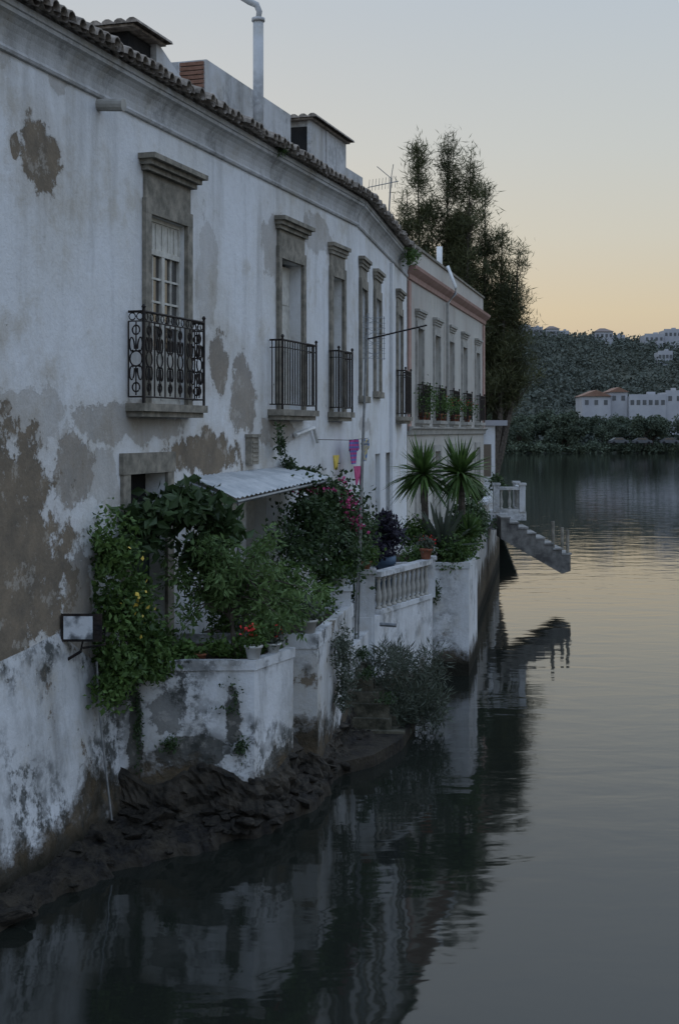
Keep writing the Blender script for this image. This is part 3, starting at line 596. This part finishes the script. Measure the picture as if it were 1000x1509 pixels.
m=MB(); m.box(46,57,326,326.4,2.0,6.0); mk('garden_wall',m,'hwall',label='long pale wall among the bank trees',cat='wall')
def carmesh():
    e=thing('parked_car',(0,0,0),'small grey car parked on the far bank','car',group='cars parked on the far bank'); 
    pr=[(-2.1,.3),(-2.1,.8),(-1.6,.95),(-.9,1.42),(.7,1.45),(1.3,.98),(2.05,.82),(2.1,.3)]; m=MB(); k=8; m.add([(x,-.85,z) for x,z in pr]+[(x,.85,z) for x,z in pr],[tuple(range(k)),tuple(range(2*k-1,k-1,-1))]+[(i,k+i,k+(i+1)%k,(i+1)%k) for i in range(k)]); mk('body',m,'carp',e)
    m=MB(); m.add([(-1.35,-.86,1.0),(1.1,-.86,1.0),(.6,-.86,1.36),(-.85,-.86,1.36)],[(0,1,2,3)]); mk('window',m,'glass',e)
    for x in (-1.3,1.3):
        m=MB(); m.tube([(x,-.9,.32),(x,-.6,.32)],.32,12); mk('wheel',m,'dark',e)
    return e
c=carmesh(); c.location=(66,296.5,2.0); dup(c,(61,297,2.0),.1); dup(c,(72,296.5,2.0),-.1)
# ------------------------------------------------------------------ casuarina trees
def casuarina(base,spires,seed,label,dens=7.5):
    e=thing('casuarina_tree',base,label,'tree',group='feathery trees behind the houses'); rr=random.Random(seed); m=MB(); C=[];R=[]
    for (dx,dy,zt,wd,zb) in spires:
        b=Vector(base); top=Vector((base[0]+dx,base[1]+dy,zt)); mid=Vector((base[0]+dx*.8,base[1]+dy*.8,base[2]+(zt-base[2])*.4))
        pts=[b,(b+mid)/2+Vector((dx*.1,0,0)),mid,(mid+top)/2,top]; m.tube(pts,[.26,.2,.13,.05,.012],7)
        n=int((zt-zb)*dens)
        for i in range(n):
            t=rr.random()**.72; z=zt-(zt-zb)*t; env=wd*min(1,(.10+1.15*t))*rr.uniform(.5,1.3)
            a=rr.uniform(0,6.28); q=env*rr.uniform(.2,1.15); f=(z-base[2])/(zt-base[2])
            cx=base[0]+dx*min(1,.55+f*.5) if f<.9 else base[0]+dx; cy=base[1]+dy*min(1,.6+f*.4)
            s=Vector((cx,cy,z-q*.9)); p=Vector((cx+q*math.cos(a),cy+q*math.sin(a),z+rr.uniform(-.1,.6))); 
            m.tube([s,(s+p)/2-Vector((0,0,.1*q)),p],[.026,.015,.005],4,False)
            for k in (1.0,.86,.7,.5):
                if rr.random()<.76: w=s.lerp(p,k); C.append((w.x+rr.uniform(-.17,.17),w.y+rr.uniform(-.17,.17),w.z+rr.uniform(-.15,.3))); R.append(rr.uniform(.11,.36))
    mk('trunk',m,'bark',e); rg=np.random.default_rng(seed); C=np.array(C);R=np.array(R); per=34; idx=np.repeat(np.arange(len(C)),per)
    d=rg.normal(size=(len(idx),3))*np.array([.7,.7,.5])+np.array([0,0,.5]); d/=np.linalg.norm(d,axis=1)[:,None]
    P=C[idx]+rg.normal(size=(len(idx),3))*R[idx][:,None]*.78; mb,t=leafmesh(P,.38,.078,0,rg,d); ct=np.repeat(rg.random(len(C))[idx],4); mk('crown',mb,'lf_cas',e,tint=.4*t+.6*ct)
    return e
casuarina((4.4,62,1.6),[(-.85,0,18.0,1.2,9.5),(.60,.6,18.6,1.35,9),(1.55,-.4,17.3,1.3,8),(-1.3,.5,15.8,1.0,10),(-.1,.8,15.0,1.5,9),(1.0,.2,15.0,1.5,9)],31,'tall feathery casuarina with several slender spires',7.4)
casuarina((6.5,63,1.2),[(.25,0,16.3,1.4,6.5),(1.1,.4,14.6,1.4,6.3),(1.75,-.3,13.2,1.15,6.2),(-.8,.2,15.0,1.5,7),(1.1,-.6,11.2,1.4,6),(.2,.5,12.4,1.8,6),(1.5,.3,10.2,1.2,5.8),(-.6,-.3,13.2,1.7,6.5),(-1.2,0,14.0,1.4,7)],32,'dense dark casuarina leaning out beside the river',9.0)
# ------------------------------------------------------------------ plants
def bush(name,blobs,n,size,mat,label,asp=.5,gap=0,gf=3,droop=0,seed=1,shell=.45,cat='plant',group=None,kind=None):
    mb,t=leafcloud(blobs,n,size,asp,gap,gf,droop,shell,seed); return mk(name,mb,mat,tint=t,label=label,cat=cat,group=group,kind=kind)
bush('fig_vine',[((-2.30,17.2,3.90),(.36,.5,.26)),((-1.90,17.4,3.92),(.44,.45,.28)),((-1.58,17.6,3.66),(.32,.4,.28)),((-2.55,16.9,3.68),(.26,.3,.3)),((-1.75,17.6,3.35),(.3,.3,.25)),((-2.35,17.0,3.45),(.2,.25,.2))],2000,.16,'lf_dark','large leaved dark vine hanging over the green door',.6,-.1,3.2,.4,2)
bush('climbing_shrub',[((-2.72,16.25,3.5),(.28,.4,.42)),((-2.62,16.3,2.8),(.36,.45,.55)),((-2.58,16.2,2.25),(.40,.4,.4)),((-2.65,15.95,1.95),(.32,.25,.3)),((-2.35,16.4,2.35),(.3,.3,.35)),((-2.25,16.55,2.05),(.3,.25,.2))],7200,.08,'lf_mid','bushy climbing shrub with yellow flowers on the wall',.6,-.05,4.2,.3,3)
bush('hanging_weed',[((-2.45,16.52,1.35),(.06,.04,.6)),((-1.35,16.56,1.65),(.16,.04,.2)),((-2.05,16.52,1.1),(.16,.04,.12)),((-1.2,16.55,1.05),(.1,.04,.14)),((-2.7,16.45,1.75),(.2,.05,.25))],1000,.045,'lf_dark','dark weeds hanging down the stained planter wall',.5,.1,6,.5,13,kind='stuff')
def youngtree():
    e=thing('young_tree',(-1.34,17.35,2.0),'slender young tree with airy light green foliage','tree'); m=MB(); b=Vector((-1.34,17.35,2.0)); rr=random.Random(8); C=[]
    m.tube([b,b+Vector((-.02,0,.3)),b+Vector((-.06,.03,.75)),b+Vector((-.03,.1,1.2))],[.035,.03,.024,.015],7)
    for i in range(52):
        s=b+Vector((-.05,.05,rr.uniform(.4,1.1))); a=rr.uniform(0,6.28); q=rr.uniform(.35,1.2); p=b+Vector((math.cos(a)*q*1.0+.12,math.sin(a)*q*.7,rr.uniform(.5,1.75)-(q*.25))); mid=(s+p)/2+Vector((0,0,.12)); m.tube([s,mid,p],[.012,.008,.003],5,False)
        for k in range(7):
            w=mid.lerp(p,k/6) if k>1 else s.lerp(mid,.7); C.append((w.x+rr.uniform(-.08,.08),w.y+rr.uniform(-.08,.08),w.z+rr.uniform(-.08,.1)))
    mk('trunk',m,'bark',e); mb,t=clumps(C,.09,15,.095,.38,.35,9); mk('crown',mb,'lf_light',e,tint=t)
youngtree()
bush('trailing_ivy',[((-.85,18.2,2.3),(.3,.3,.18)),((-.40,19.0,2.4),(.22,.5,.18))],1000,.07,'lf_light','light green shrub spilling over the planter',.5,.1,4,0,4)
bush('terrace_shrubs',[((-1.0,18.8,2.5),(.45,.5,.45)),((-.75,19.8,2.6),(.4,.7,.45)),((-1.6,18.6,2.4),(.3,.4,.4)),((-.25,20.4,2.4),(.25,.6,.25))],3200,.08,'lf_mid','loose overgrown shrubs under the corrugated canopy',.5,.05,3.6,.1,41)
bush('dark_bougainvillea',[((-.45,21.4,3.5),(.5,.7,.55)),((-.15,22.3,3.7),(.5,.6,.5)),((.1,22.9,3.3),(.5,.6,.55)),((-.6,20.7,3.2),(.45,.6,.5)),((-.05,21.6,2.9),(.5,.8,.45)),((.3,24.0,3.2),(.35,.6,.4)),((-.75,22.6,4.15),(.5,.8,.18))],9500,.085,'lf_dark','dark bougainvillea mass growing over the terrace',.6,.05,2.8,.2,5)
bush('bougainvillea_flowers',[((.12,22.0,3.75),(.16,.3,.3)),((.25,22.4,3.4),(.2,.3,.2)),((.05,22.0,4.05),(.12,.2,.1)),((-.5,22.0,3.95),(.5,.4,.06))],300,.05,'magenta','scattered magenta flowers on the dark climber',.9,.1,5,0,6,kind='stuff')
bush('potted_shrub',[((.25,22.9,2.65),(.3,.35,.25)),((.5,23.65,2.72),(.2,.2,.2)),((-.15,21.5,2.6),(.3,.3,.15))],1900,.07,'lf_mid','rounded green shrub in a pot beside the post',.5,0,4,0,7)
bush('dark_succulent',[((.85,25.6,2.95),(.36,.5,.32)),((.65,25.1,2.75),(.28,.4,.28)),((.9,25.7,3.25),(.22,.3,.15))],1500,.11,'lf_purple','blackish purple succulent shrub in a blue pot',.5,.1,3.4,-.3,8)
bush('terrace_border_plants',[((.35,24.9,2.0),(.22,.5,.3)),((.75,26.2,2.0),(.25,.4,.3))],1100,.08,'lf_dark','low dark plants growing behind the balustrade',.5,.0,3.4,-.1,28)
bush('wall_creeper',[((.02,19.6,1.75),(.18,.35,.35)),((.10,19.9,1.35),(.2,.35,.35)),((.05,19.7,1.0),(.14,.25,.2))],1700,.055,'lf_grey','sparse creeper hanging down the terrace wall',.5,.2,6,.4,9)
mb,t=clumps([(1.08+random.uniform(-.6,.58),22.4+random.uniform(-.8,.5),.2+random.random()**1.3*1.05) for _ in range(240)],.15,30,.14,.12,-.3,10); mk('feathery_shrub',mb,'lf_grey',tint=t,label='grey green feathery shrub growing beside the steps',cat='plant')
bush('step_weed',[((.45,21.6,1.05),(.15,.15,.1)),((.7,21.4,.7),(.15,.15,.1)),((.35,21.9,1.3),(.12,.2,.12))],420,.06,'lf_dark','mossy weeds growing on the broken steps',.5,.05,6,.1,44,kind='stuff')
bush('planter_groundcover',[((1.75,27.4,2.35),(.55,.35,.22)),((2.35,27.5,2.5),(.35,.4,.3)),((2.65,28.6,2.65),(.3,.7,.4)),((2.1,27.1,2.25),(.4,.12,.12)),((2.75,29.3,2.85),(.25,.5,.3)),((1.5,28.0,2.8),(.35,.4,.3))],6400,.075,'lf_mid','bright green ground cover spilling over the planter',.6,0,4,.2,11)
bush('terrace_hedge',[((3.0,31.5,2.8),(.3,1.5,.4)),((2.85,30.3,2.95),(.4,.8,.35)),((3.6,35.5,2.6),(.3,1.8,.3)),((4.15,40.9,3.0),(.3,.4,.3)),((4.85,41.9,3.3),(.25,.3,.25))],4600,.10,'lf_dark','dark potted greenery along the long terrace',.6,.1,2.4,0,12)
bush('wall_weed',[((1.90,27.03,1.7),(.12,.08,.25))],260,.06,'lf_dark','small weed growing from the wall crack',.5,0,5,.4,14)
bush('cornice_weed',[((-.95,21.8,9.45),(.12,.35,.12))],260,.08,'lf_mid','grassy weed growing from the roof gutter',.2,0,5,-.4,15)
bush('cornice_weed',[((1.75,33.5,9.2),(.22,.6,.22))],420,.10,'lf_mid','leafy weed growing on the curved cornice',.3,0,5,-.3,16)
bush('yellow_flowers',[((-2.4,16.05,2.9),(.25,.3,.6))],26,.05,'yellow','few yellow flowers on the climbing shrub',.9,0,4,0,17,kind='stuff')
bush('wall_creeper',[((-.95,22.0,4.75),(.1,.35,.35)),((-.85,22.3,4.35),(.12,.5,.12))],420,.07,'lf_dark','thin dark creeper climbing beneath the balcony',.5,.2,5,0,18)
bush('low_planting',[((-1.9,16.95,2.16),(.5,.25,.14)),((-1.3,17.2,2.14),(.4,.25,.12)),((-1.0,17.8,2.12),(.3,.3,.12)),((-2.2,17.2,2.2),(.3,.2,.2))],1600,.075,'lf_mid','low seedlings growing in the planter soil',.6,.0,5,0,19)
def blades(c,n,L,wd,seed,lo=-.5,hi=1.4,droop=.25):
    rr=random.Random(seed); mb=MB(); T=[]
    for i in range(n):
        a=rr.uniform(0,6.283); e=rr.uniform(lo,hi); d=Vector((math.cos(a)*math.cos(e),math.sin(a)*math.cos(e),math.sin(e))); s=d.cross(Vector((rr.uniform(-.6,.6),rr.uniform(-.6,.6),1))); s=s.normalized() if s.length>.01 else Vector((1,0,0)); l=L*rr.uniform(.6,1.15); vs=[]
        for k,(q,w) in enumerate(((0,.6),(.35,1),(.7,.75),(1,.04))):
            p=Vector(c)+d*l*q-Vector((0,0,droop*l*q*q*math.cos(e)**2)); vs+=[p-s*wd*w/2,p+s*wd*w/2]
        mb.add(vs,[(0,1,3,2),(2,3,5,4),(4,5,7,6)]); T+=[rr.random()]*8
    return mb,T
def yucca(x,y,z0,z1,seed,label):
    e=thing('yucca_tree',(x,y,z0),label,'tree',group='yuccas in the planter'); m=MB(); m.tube([(x,y,z0),(x+.04,y,(z0+z1)/2),(x,y,z1)],[.09,.07,.08],8); mk('trunk',m,'bark',e)
    mb,t=blades((x,y,z1),220,.82,.06,seed,-.85,1.4,.35); mk('crown',mb,'lf_mid',e,tint=t)
yucca(1.74,28.2,2.2,4.0,1,'tall spiky yucca with a bare trunk'); yucca(2.55,28.7,2.2,4.0,2,'spiky yucca standing beside another yucca'); 
mb,t=blades((2.1,27.9,2.5),80,.95,.09,3,.1,1.4,.1); mk('agave_plant',mb,'lf_grey',tint=t,label='pale green agave with upright pointed leaves',cat='plant')
mb,t=blades((2.65,28.0,2.8),50,.5,.05,4,.1,1.4,.1); mk('agave_plant',mb,'lf_mid',tint=t,label='small spiky agave among the ground cover',cat='plant')
def pot(loc,r,h,mat,label,leaf='lf_mid',n=200,fl=None,seed=1,lr=None):
    x,y,z=loc; e=thing('potted_plant',loc,label,'potted plant'); m=MB(); m.lathe((x,y,z),[(r*.68,0),(r*.95,h*.82),(r*1.08,h*.83),(r*1.08,h),(r*.9,h),(r*.88,h*.9),(.001,h*.9)],14); mk('pot',m,mat,e,True)
    lr=lr or r*1.6; mb,t=leafcloud([((x,y,z+h+lr*.6),(lr,lr,lr*.8))],n,.055,.8,0,6,0,.45,seed); mk('foliage',mb,leaf,e,tint=t)
    if fl: mb,t=leafcloud([((x,y,z+h+lr*.9),(lr*.9,lr*.9,lr*.5))],30,.045,1,0,6,0,.3,seed+50); mk('flowers',mb,fl,e,tint=t)
pot((-1.06,16.74,2.092),.11,.17,'potw','white pot with red geraniums on the wall','lf_mid',380,'red',1,.2)
pot((-.84,17.22,2.092),.10,.12,'potw','small pale pot with low succulent','lf_grey',200,'red',2)
pot((-.42,18.48,2.152),.12,.18,'stone2','grey pot with small herb','lf_grey',200,None,3)
pot((.0,21.42,2.462),.13,.16,'potw','white bowl with green plant on the post','lf_mid',260,None,4,.25)
pot((.44,23.60,2.502),.12,.14,'terra','terracotta pot on the gate post','lf_mid',260,None,5,.22)
pot((1.66,26.1,2.435),.12,.2,'terra','terracotta pot on the balustrade','lf_grey',220,'red',6)
pot((.85,25.6,1.69),.2,.85,'blue','blue grey pot behind the balustrade','lf_purple',300,None,7,.3)
pot((-1.75,17.0,1.98),.09,.14,'terra','small terracotta pot in the planter','lf_mid',150,None,8)
for i,y in enumerate([37.0,37.6,39.8,40.5,42.5,43.1,45.6]):
    u=f3.u(y); pot(f3.pt(u,.14,5.202),.11,.2,'terra','terracotta pot of trailing geraniums on a balcony','lf_mid',620,'red' if i>2 else None,20+i,.58 if i<2 else .42)
# ------------------------------------------------------------------ canopy, lamp, antenna, garments
cn=thing('corrugated_canopy',(-1.4,20,4),'white corrugated metal canopy over the terrace','canopy'); m=MB()
A=Vector((W1(18.75)+.02,18.75,4.26)); B=Vector((W1(22.4)+.02,22.4,4.30)); Cc=Vector((-.15,22.25,4.14)); D=Vector((-1.40,18.5,3.98)); n=110
for i in range(n+1):
    t=i/n; p=A.lerp(B,t); q=D.lerp(Cc,t); zz=.013*math.sin(i*1.35); m.v+= [tuple(p+Vector((0,0,zz))),tuple((p+q)/2+Vector((0,0,zz+.03))),tuple(q+Vector((0,0,zz)))]
for i in range(n): m.f+=[(3*i,3*i+1,3*i+4,3*i+3),(3*i+1,3*i+2,3*i+5,3*i+4)]
mk('sheet',m,'sheet',cn)
m=MB(); m.tube([D-Vector((0,0,.05)),Cc-Vector((0,0,.05))],.025); m.tube([D+Vector((.02,.1,-.05)),D+Vector((.02,.1,-1.9))],.025); m.tube([Cc+Vector((-.1,-.1,-.05)),Cc+Vector((-.1,-.1,-2.1))],.025); m.tube([A-Vector((0,0,.05)),D-Vector((0,0,.05))],.02); mk('frame',m,'galv',cn)
fl=thing('floodlight',(-3.0,15.2,2.6),'rectangular floodlight on a bracket fixed to the wall','lamp'); cx,cy,cz=-2.93,15.45,2.66
m=MB(); hw,hh_=.235,.16
m.hexa([(cx-hw,cy-.0,cz-hh_),(cx+hw,cy,cz-hh_),(cx+hw*.7,cy+.18,cz-hh_*.6),(cx-hw*.7,cy+.18,cz-hh_*.6),(cx-hw,cy,cz+hh_),(cx+hw,cy,cz+hh_),(cx+hw*.7,cy+.18,cz+hh_*.6),(cx-hw*.7,cy+.18,cz+hh_*.6)]); mk('housing',m,'iron',fl)
s=NT('lamp_glass'); s.bump(s.noise(30,2),.3,.01); M['lampg']=s.fin(s.mix(s.step(s.noise(6,3),.42,.58),(.10,.11,.12),(.55,.57,.59)),.35,0,.6)
m=MB(); m.box(cx-hw+.03,cx+hw-.11,cy-.012,cy-.002,cz-hh_+.03,cz+hh_-.03); mk('lens',m,'lampg',fl)
m=MB(); 
for k in range(5): m.box(cx+hw-.10,cx+hw-.02,cy-.01,cy-.002,cz-.13+k*.055,cz-.10+k*.055)
m.tube([(cx,cy+.1,cz-.12),(cx-.02,cy+.05,cz-.28),(cx-.25,cy+.1,cz-.42)],.02); m.tube([(cx+hw+.02,cy+.05,cz),(cx+hw+.02,cy+.05,cz-.2),(cx,cy+.05,cz-.24)],.015); mk('bracket',m,'iron',fl)
m=MB(); uu=f1.u(15.95); m.tube([f1.pt(uu,.20,2.2),f1.pt(uu,.24,1.6),f1.pt(uu+.02,.30,1.0),f1.pt(uu+.03,.38,.35)],.014,6); mk('cable_pipe',m,'galv',label='thin grey cable conduit running down the wall',cat='pipe')
an=thing('antenna_mast',(.29,22.5,1.45),'tall thin mast with television antennas','antenna'); m=MB(); P0=Vector((.26,22.5,1.45)); P1=Vector((.47,22.5,6.85)); m.tube([P0,P1],.02,7); m.tube([P0+Vector((.05,.05,0)),Vector((.42,22.55,5.6))],.018,6)
for q in (.35,.6): m.tube([P0.lerp(P1,q)-Vector((.03,0,0)),P0.lerp(P1,q)+Vector((.08,.05,0))],.02)
mk('mast',m,'galv',an)
m=MB(); a=Vector((.46,22.5,6.42)); b=Vector((1.42,22.1,6.62)); m.tube([a,b],.014,5)
for i in range(14):
    p=a.lerp(b,(i+.5)/14); m.tube([p-Vector((.02,.12,.03)),p+Vector((.02,.12,.03))],.005,4); 
m.tube([a+Vector((.2,0,0)),a+Vector((.2,0,.1)),a+Vector((.3,0,.1))],.005,4); mk('yagi_antenna',m,'iron',an)
m=MB()
for i in range(9): z=6.1+i*.084; m.tube([(.38,22.4,z),(.76,22.55,z)],.0035,4)
for x,y in ((.40,22.41),(.74,22.54)): m.tube([(x,y,6.08),(x,y,6.8)],.005,4)
for i in range(4): z=6.15+i*.19; m.tube([(.42,22.3,z+.08),(.57,22.35,z),(.72,22.42,z+.08)],.004,4); m.tube([(.42,22.3,z-.08),(.57,22.35,z),(.72,22.42,z-.08)],.004,4)
mk('grid_antenna',m,'galv',an)
ra=thing('roof_antenna',(1.05,29,9.5),'small television antenna standing on the roof','antenna'); m=MB(); m.tube([(1.05,29,9.5),(1.1,29,10.3)],.018,6); m.tube([(.6,29,10.1),(1.25,28.8,10.2)],.01,5)
for i in range(9): x=.62+i*.07; m.tube([(x,28.9,10.0+.01*i),(x+.02,28.9,10.25+.01*i)],.005,4)
m.tube([(1.1,29,10.3),(.8,29,10.55)],.008,4); m.tube([(1.1,29,10.3),(1.15,29,10.6)],.008,4); mk('mast',m,'galv',ra)
def garment(u,d,z,w,h,mat,label,shirt=True):
    m=MB(); pr=[(-.5,1),(-.15,1),(0,.93),(.15,1),(.5,1),(.72,.62),(.5,.52),(.42,.7),(.42,0),(-.42,0),(-.42,.7),(-.5,.52),(-.72,.62)] if shirt else [(-.5,1),(.5,1),(.48,.0),(.08,.0),(0,.55),(-.08,.0),(-.5,.02)]
    k=len(pr)
    vs=[f1.pt(u+x*w,d+.03*math.sin(x*9+q*4),z+q*h) for x,q in pr]; vs+=[f1.pt(u+x*w,d-.02+.03*math.sin(x*9+q*4),z+q*h) for x,q in pr]
    m.add(vs,[tuple(range(k)),tuple(range(2*k-1,k-1,-1))]+[(i,k+i,k+(i+1)%k,(i+1)%k) for i in range(k)]); mk('hanging_garment',m,mat,label=label,cat='clothing',group='washing hung on the terrace')
s=NT('striped_cloth'); wv=s.t.nodes.new('ShaderNodeTexWave'); wv.bands_direction='Z'; wv.inputs['Scale'].default_value=4; s.put(wv.inputs['Vector'],s.P); M['stripe']=s.fin(s.mix(s.step(wv.outputs[1],.4,.6),(.36,.06,.2),(.12,.12,.32)),.9)
s=NT('blue_cloth'); M['bcl']=s.fin(s.mix(s.step(s.noise(9,2),.45,.55),(.08,.16,.34),(.42,.36,.2)),.9)
garment(f1.u(25.5),.30,4.28,.42,.46,'stripe','pink and purple striped shirt hanging to dry'); garment(f1.u(26.15),.32,4.32,.32,.42,'bcl','blue and yellow shirt hanging to dry'); garment(f1.u(25.6),.36,3.88,.46,.36,'magenta','pink shorts hanging below the shirts',False); garment(f1.u(24.6),.25,4.2,.2,.26,'yellow','small yellow cloth hanging on a line',False)
m=MB(); m.tube([f1.pt(f1.u(23.6),.25,4.75),f1.pt(f1.u(25.2),.30,4.73),f1.pt(f1.u(26.4),.30,4.76)],.006,4); mk('washing_line',m,'iron',label='thin washing line strung along the wall',cat='washing line')
m=MB(); m.tube([(.70,23.5,1.55),(.98,23.45,1.54)],.035,8); mk('drain_spout',m,'galv',label='short grey drain pipe sticking out of the wall',cat='pipe')
# ------------------------------------------------------------------ world, sun, camera
wd=bpy.data.worlds.new('World'); SC.world=wd; wd.use_nodes=True; t=wd.node_tree; t.nodes.clear()
out=t.nodes.new('ShaderNodeOutputWorld'); bg=t.nodes.new('ShaderNodeBackground'); t.links.new(bg.outputs[0],out.inputs[0])
SUN_AZ=math.radians(-12); SUN_EL=math.radians(2.0)
sky=t.nodes.new('ShaderNodeTexSky'); sky.sky_type='NISHITA'; sky.sun_disc=False; sky.sun_elevation=SUN_EL; sky.sun_rotation=SUN_AZ; sky.dust_density=2.0
tc=t.nodes.new('ShaderNodeTexCoord'); sp=t.nodes.new('ShaderNodeSeparateXYZ'); t.links.new(tc.outputs['Generated'],sp.inputs[0])
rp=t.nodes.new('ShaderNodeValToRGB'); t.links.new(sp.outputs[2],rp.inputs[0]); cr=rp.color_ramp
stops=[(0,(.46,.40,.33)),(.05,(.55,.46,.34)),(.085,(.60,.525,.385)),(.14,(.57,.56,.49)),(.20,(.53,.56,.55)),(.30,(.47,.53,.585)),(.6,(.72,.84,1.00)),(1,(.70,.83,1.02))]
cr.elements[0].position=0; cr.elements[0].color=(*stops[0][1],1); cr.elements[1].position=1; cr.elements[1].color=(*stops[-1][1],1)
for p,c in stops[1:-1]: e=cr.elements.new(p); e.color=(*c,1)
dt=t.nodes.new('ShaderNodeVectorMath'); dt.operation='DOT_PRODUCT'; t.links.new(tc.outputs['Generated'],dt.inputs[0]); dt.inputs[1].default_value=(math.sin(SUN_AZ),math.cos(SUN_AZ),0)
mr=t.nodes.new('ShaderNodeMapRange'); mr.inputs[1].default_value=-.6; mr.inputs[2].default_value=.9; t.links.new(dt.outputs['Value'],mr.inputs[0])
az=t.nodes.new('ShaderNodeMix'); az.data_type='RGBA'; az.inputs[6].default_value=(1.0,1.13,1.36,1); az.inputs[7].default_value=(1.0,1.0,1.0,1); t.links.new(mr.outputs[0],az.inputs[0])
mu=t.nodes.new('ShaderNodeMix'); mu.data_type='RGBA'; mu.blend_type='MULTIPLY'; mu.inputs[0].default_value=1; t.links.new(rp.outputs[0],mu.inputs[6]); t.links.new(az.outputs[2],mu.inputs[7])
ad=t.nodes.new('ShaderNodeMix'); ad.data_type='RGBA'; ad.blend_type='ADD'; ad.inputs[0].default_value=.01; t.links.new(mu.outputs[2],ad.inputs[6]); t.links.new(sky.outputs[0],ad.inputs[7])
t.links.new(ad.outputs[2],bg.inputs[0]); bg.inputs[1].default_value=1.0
sl=bpy.data.lights.new('sun','SUN'); sl.energy=.12; sl.angle=math.radians(6); sl.color=(1,.8,.6); so=bpy.data.objects.new('sun',sl); COL.objects.link(so)
dv=Vector((math.sin(SUN_AZ)*math.cos(SUN_EL),math.cos(SUN_AZ)*math.cos(SUN_EL),math.sin(SUN_EL))); so.rotation_euler=dv.to_track_quat('Z','Y').to_euler()
cam=bpy.data.cameras.new('camera'); co=bpy.data.objects.new('camera',cam); COL.objects.link(co); co.location=(0,0,H); co.rotation_euler=(math.radians(90),0,0)
cam.sensor_fit='VERTICAL'; cam.sensor_height=23.5; cam.lens=2000/1509*23.5; cam.shift_y=-.0792; cam.clip_end=8000; cam.clip_start=.1; SC.camera=co
